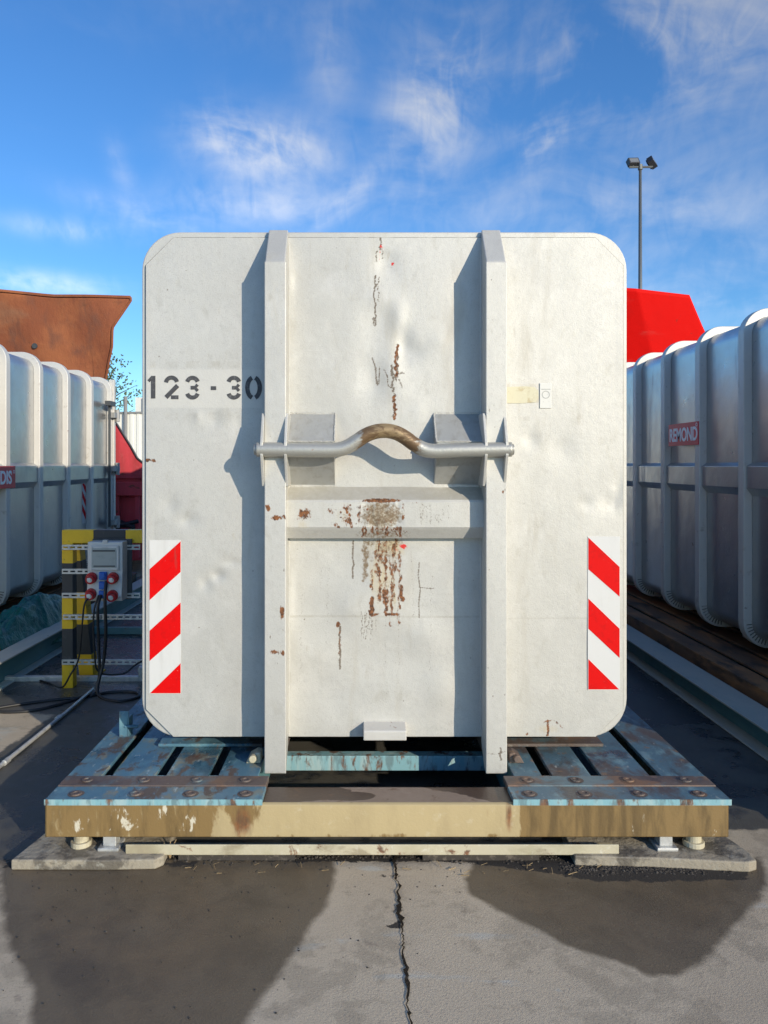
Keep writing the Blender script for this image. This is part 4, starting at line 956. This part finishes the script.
YW = YH-(ZW-2.6)*.28+.035*np.sin(XW*2.1)*np.sin(ZW*2.4)+.02*np.sin(XW*5+ZW*3)
cr = (XW+5.05-.55*(ZW-3.4)); YW += .10*np.clip(cr,0,10)*.55
o = link('hopper_sheet', gridmesh('hopper_sheet', np.stack([XW,YW,ZW],-1).reshape(-1,3), nx_, nz_), M['rustsheet'], hl); o.data.shade_smooth(); sd = o.modifiers.new('t','SOLIDIFY'); sd.thickness = .03; sd.offset = -1
k_ = np.argmin((XW-(CX+(34-VX)*11.35/F))**2+(ZW-(CZ+(VY-346)*11.35/F))**2); q_ = (XW.flat[k_], YW.flat[k_]-.005, ZW.flat[k_])
obj('lifting_hole', ring(cyl(B(), (0,0,0), .028, 'y', .02, 14), [(.04*math.cos(a),.04*math.sin(a)) for a in np.linspace(0,2*PI,14,endpoint=False)], [(.029*math.cos(a),.029*math.sin(a)) for a in np.linspace(0,2*PI,14,endpoint=False)], -.015, .01), M['boxdark'], None)
lh = bpy.data.objects['lifting_hole']; lh.data.transform(Matrix.Translation(Vector(q_)-hl.location)); lh.parent = hl
rim = [(float(XW[i_,-1]), float(YW[i_,-1])-.005, float(ZW[i_,-1])) for i_ in range(0,nx_,3)]+[(float(XW[-1,-1]), float(YW[-1,-1])-.005, float(ZW[-1,-1]))]
obj('rim', tube(B(), rim, .022, 6), M['rustsheet'], hl)
obj('rim', tube(B(), [(float(XW[-1,i_]), float(YW[-1,i_])-.005, float(ZW[-1,i_])) for i_ in range(nz_)], .02, 6), M['rustsheet'], hl)
for xa, xb in ((-4.12,-5.6),(-7.3,-7.2)):
    bm = B(); v = [(xa,YH+.13,2.3),(xa+.02,YH-.15,3.3),(xa+.02,YH-.36,4.0),(xb,YH+3.0,3.9),(xb,YH+2.8,2.3)]
    A_ = [bm.verts.new(q) for q in v]; B_ = [bm.verts.new((q[0]-.03,q[1],q[2])) for q in v]; bm.faces.new(A_); bm.faces.new(B_[::-1]); n = len(v)
    for i in range(n): bm.faces.new((A_[i],A_[(i+1)%n],B_[(i+1)%n],B_[i]))
    obj('hopper_wing', bm, M['rustsheet'], hl)
obj('hopper_rear', box(B(), -7.2,-5.6,YH+2.9,YH+2.95,2.3,3.9), M['rustsheet'], hl)
# press body
obj('press_body', box(B(), -6.2, -3.42, YH+.05, YH+3.4, .25, 1.60), M['redold'], hl, .01)
cheek = [(-3.42,1.50),(-3.42,1.735),(-3.50,1.80),(-3.60,1.98),(-3.80,2.30),(-4.05,2.62),(-6.0,2.62),(-6.2,1.50)]
obj('cheek_plate', prism(B(), cheek, 'y', YH+.01, YH+.05), M['redold'], hl)
bm = B()
tube(bm, [(-3.415,YH-.005,1.735),(-3.50,YH-.005,1.805),(-3.60,YH-.005,1.985),(-3.80,YH-.005,2.305),(-4.05,YH-.005,2.625)], .014, 6); obj('edge_strip', bm, M['boxdark'], hl)
obj('front_bar', box(B(), -6.1,-3.41,YH-.06,YH+.005,1.24,1.44), M['redold'], hl, .006)
for k in range(9): obj('body_rib', box(B(), -3.50-k*.3-.03,-3.50-k*.3+.03,YH-.03,YH+.045,.3,1.235), M['redold'], hl, .006)
bm = B()
for k in range(7): cyl(bm, (-3.6-random.uniform(0,.35), YH-.12, .85+random.uniform(-.08,.05)), .03, (random.uniform(-1,1),.2,random.uniform(-.3,.3)), .3, 8)
obj('hydraulic_lines', bm, M['rubber'], hl)
# right: bright red hopper
YR = 10.9
hr = thing('waste_compactor', 'waste press with bright red sheet hopper rising behind the right container', 'compactor', (4.1, YR, 0), 'waste presses behind the containers')
xr = lambda px: CX+(px-VX)*YR/F
zr = lambda py: CZ+(VY-py)*YR/F
nx_, nz_ = 60, 30; UU, VV = np.meshgrid(np.linspace(0,1,nx_), np.linspace(0,1,nz_), indexing='ij')
zt_l, zt_r = zr(286.5), zr(297.3)
XR = CX+(xr(733)+(xr(693.5)-xr(733))*VV-CX)*(1-.045*VV); XW = 2.95+(XR-2.95)*UU
ZTOP = -.07+zr(289.8)+(zr(297.3)-zr(289.8))*np.clip((XW-xr(627))/(xr(693.5)-xr(627)),-1,1); ZB_ = zr(395.); ZW = ZB_+VV*(ZTOP-ZB_)
crease = XW-(xr(629)+(zr(300)-ZW)*.34)
YW = YR-.25*(ZW-2.6)+.22*np.clip(-crease,0,9)+.012*np.sin(XW*3)*np.sin(ZW*3)
o = link('hopper_sheet', gridmesh('hopper_sheet', np.stack([XW,YW,ZW],-1).reshape(-1,3), nx_, nz_), M['redpaint'], hr); o.data.shade_smooth(); sd = o.modifiers.new('t','SOLIDIFY'); sd.thickness = .02; sd.offset = -1
bm = B(); v = [(xr(693.5)-.55,YR-.20,zr(297.3)-.1),(xr(733)-.5,YR+.05,ZB_),(xr(733)-.6,YR+2.6,ZB_),(xr(693.5)-.65,YR+3.0,zr(297.3)-.1)]
A_ = [bm.verts.new(q) for q in v]; B_ = [bm.verts.new((q[0]-.02,q[1]+.01,q[2]-.01)) for q in v]; bm.faces.new(A_); bm.faces.new(B_[::-1])
for i in range(4): bm.faces.new((A_[i],A_[(i+1)%4],B_[(i+1)%4],B_[i]))
obj('hopper_wing', bm, M['redpaint'], hr)
obj('press_body', box(B(), 2.9, 5.3, YR+.02, YR+3, .25, ZB_-.01), M['redpaint'], hr, .01)
# ================================================================== mast, building, tree
YM = 30.0
xm = lambda px: CX+(px-VX)*YM/F
zm = lambda py: CZ+(VY-py)*YM/F
ms = thing('floodlight_mast', 'tall thin mast with two dark floodlights against the sky', 'light mast', (xm(640.2), YM, 0))
obj('pole', tube(B(), [(xm(640.2),YM,0),(xm(640.2),YM,zm(167))], [.11,.055], 14), M['mast'], ms, 0, True)
bm = B(); tube(bm, [(xm(629),YM,zm(167.3)),(xm(640.2),YM,zm(167)),(xm(652),YM,zm(167.0))], .045, 8); cyl(bm,(xm(640.2),YM,zm(167.2)),.09,'z',.2,12); obj('crossarm', bm, M['mast'], ms)
for px, py, wx, hz, rot, yaw in ((633,162.3,.44,.27,.10,.2),(652,162.6,.44,.26,-.38,.75)):
    bm = B(); box(bm, -wx/2, wx/2, -.11, .11, -hz/2, hz/2)
    for k in range(7): box(bm, -wx/2+.05+k*(wx-.1)/6-.006, -wx/2+.05+k*(wx-.1)/6+.006, .11, .16, -hz/2+.02, hz/2-.02)
    Mx = Matrix.Translation((xm(px),YM,zm(py))) @ Matrix.Rotation(yaw,4,'Z') @ Matrix.Rotation(-rot,4,'Y') @ Matrix.Rotation(-.45,4,'X')
    bm.transform(Mx); fl = obj('floodlight', bm, M['lamphead'], ms, .01)
    bm = box(B(), -wx/2+.04, wx/2-.04, -.114, -.111, -hz/2+.04, hz/2-.04); bm.transform(Mx); obj('lens', bm, M['glass'], fl)
    bm = B(); tube(bm, [(xm(px),YM,zm(167)),(xm(px),YM+.02,zm(py+2))], .035, 8); obj('bracket', bm, M['mast'], fl)
# white hall
YW_ = 46.0
xw = lambda px: CX+(px-VX)*YW_/F
zw = lambda py: CZ+(VY-py)*YW_/F
hall = thing('industrial_hall', 'low white corrugated hall far behind the left container', 'building', (-18, YW_+6, 0))
bm = B(); x = -32.0; pts = []
while x < -6: pts += [(x,YW_),(x+.16,YW_),(x+.2,YW_+.05),(x+.36,YW_+.05)]; x += .4
pts += [(-6,YW_+12),(-32,YW_+12)]; obj('wall', prism(bm, pts, 'z', 0, zw(413.5)), M['cladding'], hall)
obj('roof_edge', box(B(), -32.1,-5.9,YW_-.06,YW_+12.1,zw(413.5),zw(411.7)), M['roofgrey'], hall)
obj('downpipe', cyl(B(), (xw(126),YW_-.1,zw(440)), .11, 'z', 5.2, 10), M['roofgrey'], hall)
ab = obj('stair_tower', box(B(), xw(130.5), xw(150), YW_+1, YW_+5, zw(413.5)-.3, zw(396)), M['cladding'], hall)
obj('louvre', box(B(), xw(137.8), xw(149), YW_+.9, YW_+1, zw(413), zw(396.8)), M['roofgrey'], ab)
for k in range(3): obj('window', box(B(), -29+k*4.5, -27+k*4.5, YW_-.02, YW_+.02, 2.2, 3.4), M['glass'], hall)
# tree behind
YT = 60.0; tx, tz = CX+(104-VX)*YT/F, CZ+(VY-388)*YT/F
tr = thing('tree', 'sparse leafy tree showing above the white hall on the left', 'tree', (tx, YT, 0))
bm = B(); tube(bm, [(tx,YT,0),(tx+.1,YT,3),(tx,YT,5.2),(tx+.2,YT,7.0)], [.22,.18,.12,.05], 10)
for k in range(22):
    z0_ = random.uniform(3,6.5); a = random.uniform(0,2*PI); L_ = random.uniform(1.2,2.6)
    tube(bm, [(tx,YT,z0_),(tx+math.cos(a)*L_*.5,YT+math.sin(a)*L_*.5,z0_+L_*.35),(tx+math.cos(a)*L_,YT+math.sin(a)*L_,z0_+L_*.6)], [.06,.04,.015], 6)
obj('trunk', bm, M['bark'], tr)
bm = B()
cl_ = [(Vector((random.gauss(0,1.25),random.gauss(0,1.1),random.gauss(0,1.0)+.3)), random.uniform(.18,.42)) for k in range(42)]
for c_, r_ in cl_:
    for k in range(20):
        p_ = Vector((tx,YT,tz))+c_+Vector((random.gauss(0,r_),random.gauss(0,r_),random.gauss(0,r_)))
        a = Vector((random.gauss(0,1),random.gauss(0,1),random.gauss(0,1))).normalized()*.14; b_ = a.orthogonal().normalized()*.08
        bm.faces.new([bm.verts.new(q) for q in (p_-a,p_+b_,p_+a,p_-b_)])
obj('crown', bm, M['leaf'], tr)
# distant hedge/low bank to close the horizon
bm = B(); yb_ = 140
n = 160; Vt = []; Vb = []
for i in range(n+1):
    x = -260+520*i/n; h_ = 3.5+2.2*math.sin(i*.35)+random.uniform(-.9,.9); Vt.append((x, yb_+random.uniform(-2,2), h_)); 
for i in range(n): 
    a, b_ = Vt[i], Vt[i+1]
    q = [bm.verts.new(c_) for c_ in ((a[0],a[1],-.1),(b_[0],b_[1],-.1),b_,a)]; bm.faces.new(q)
    q = [bm.verts.new(c_) for c_ in (a,b_,(b_[0],b_[1]+14,-.1),(a[0],a[1]+14,-.1))]; bm.faces.new(q)
hg = obj('far_woodland', bm, M['leaf']); hg['kind'] = 'stuff'; hg['label'] = 'dark far-off tree line along the horizon'; hg['category'] = 'trees'

# ================================================================== debris
def chunks(name, n, fx, smin, smax, m, label, flat=.6):
    bm = B()
    for k in range(n):
        x, y, z = fx(); s = random.uniform(smin, smax)
        r = bmesh.ops.create_icosphere(bm, subdivisions=1, radius=s)
        Rm = Matrix.Rotation(random.uniform(0,6.28),3,'Z')
        for v in r['verts']:
            c_ = Rm @ Vector((v.co.x*random.uniform(.7,1.4), v.co.y*random.uniform(.7,1.3), v.co.z*flat*random.uniform(.7,1.2))); v.co = c_+Vector((x,y,z+s*.2))
    o = obj(name, bm, m); o['kind'] = 'stuff'; o['label'] = label; o['category'] = 'debris'; return o
def fx1():
    px = random.choice((random.uniform(165,640), random.gauss(650,50))); px = min(max(px,165),752)
    py = 853+abs(random.gauss(0,4)) + (8+random.uniform(0,8) if px>560 else 0); x, y = G(px, py); return x, y, 0
chunks('grit', 1500, fx1, .002, .008, M['gravel'], 'dark grit and soil gathered along the foot of the platform')
def fx2(): x = random.uniform(-1.8,1.8); y = 3.25-abs(random.gauss(0,.5)); return x, max(y,1.2), 0
chunks('small_stones', 260, fx2, .0015, .0045, M['gravel'], 'tiny stones scattered over the front concrete')
bm = B()
for k in range(46):
    if random.random() < .65: x, y, z = random.uniform(-1.0,.95), random.uniform(3.16,3.26), .006
    else: x, y, z = random.uniform(-.42,.45), random.uniform(3.50,3.60), .225
    a = random.uniform(-.5,.5)+(PI/2 if random.random()<.15 else 0); L_ = random.uniform(.006,.02)
    z2 = z+random.uniform(-.001,.012)
    if z > .1: z = .103; z2 = .108; y = random.uniform(3.63,3.69)
    tube(bm, [(x-L_*math.cos(a),y-L_*math.sin(a),z),(x,y+.0005,(z+z2)/2),(x+L_*math.cos(a),y+L_*math.sin(a),z2)], random.uniform(.0008,.002), 4)
o = obj('straw', bm, M['straw']); o['kind'] = 'stuff'; o['label'] = 'bits of straw and wood splinters along the platform foot'; o['category'] = 'debris'
bm = B(); x, y = G(170,858)
for a in (-.35,.05,.4): tube(bm, [(x,y,.002),(x+.03*a,y-.01,.05),(x+.07*a,y-.005,.075+.02*a)], [.005,.004,.002], 5)
tag(origin(obj('wood_splinter', bm, M['straw'])), 'splintered pale wood stub standing at the left end of the cream rail', 'wood')
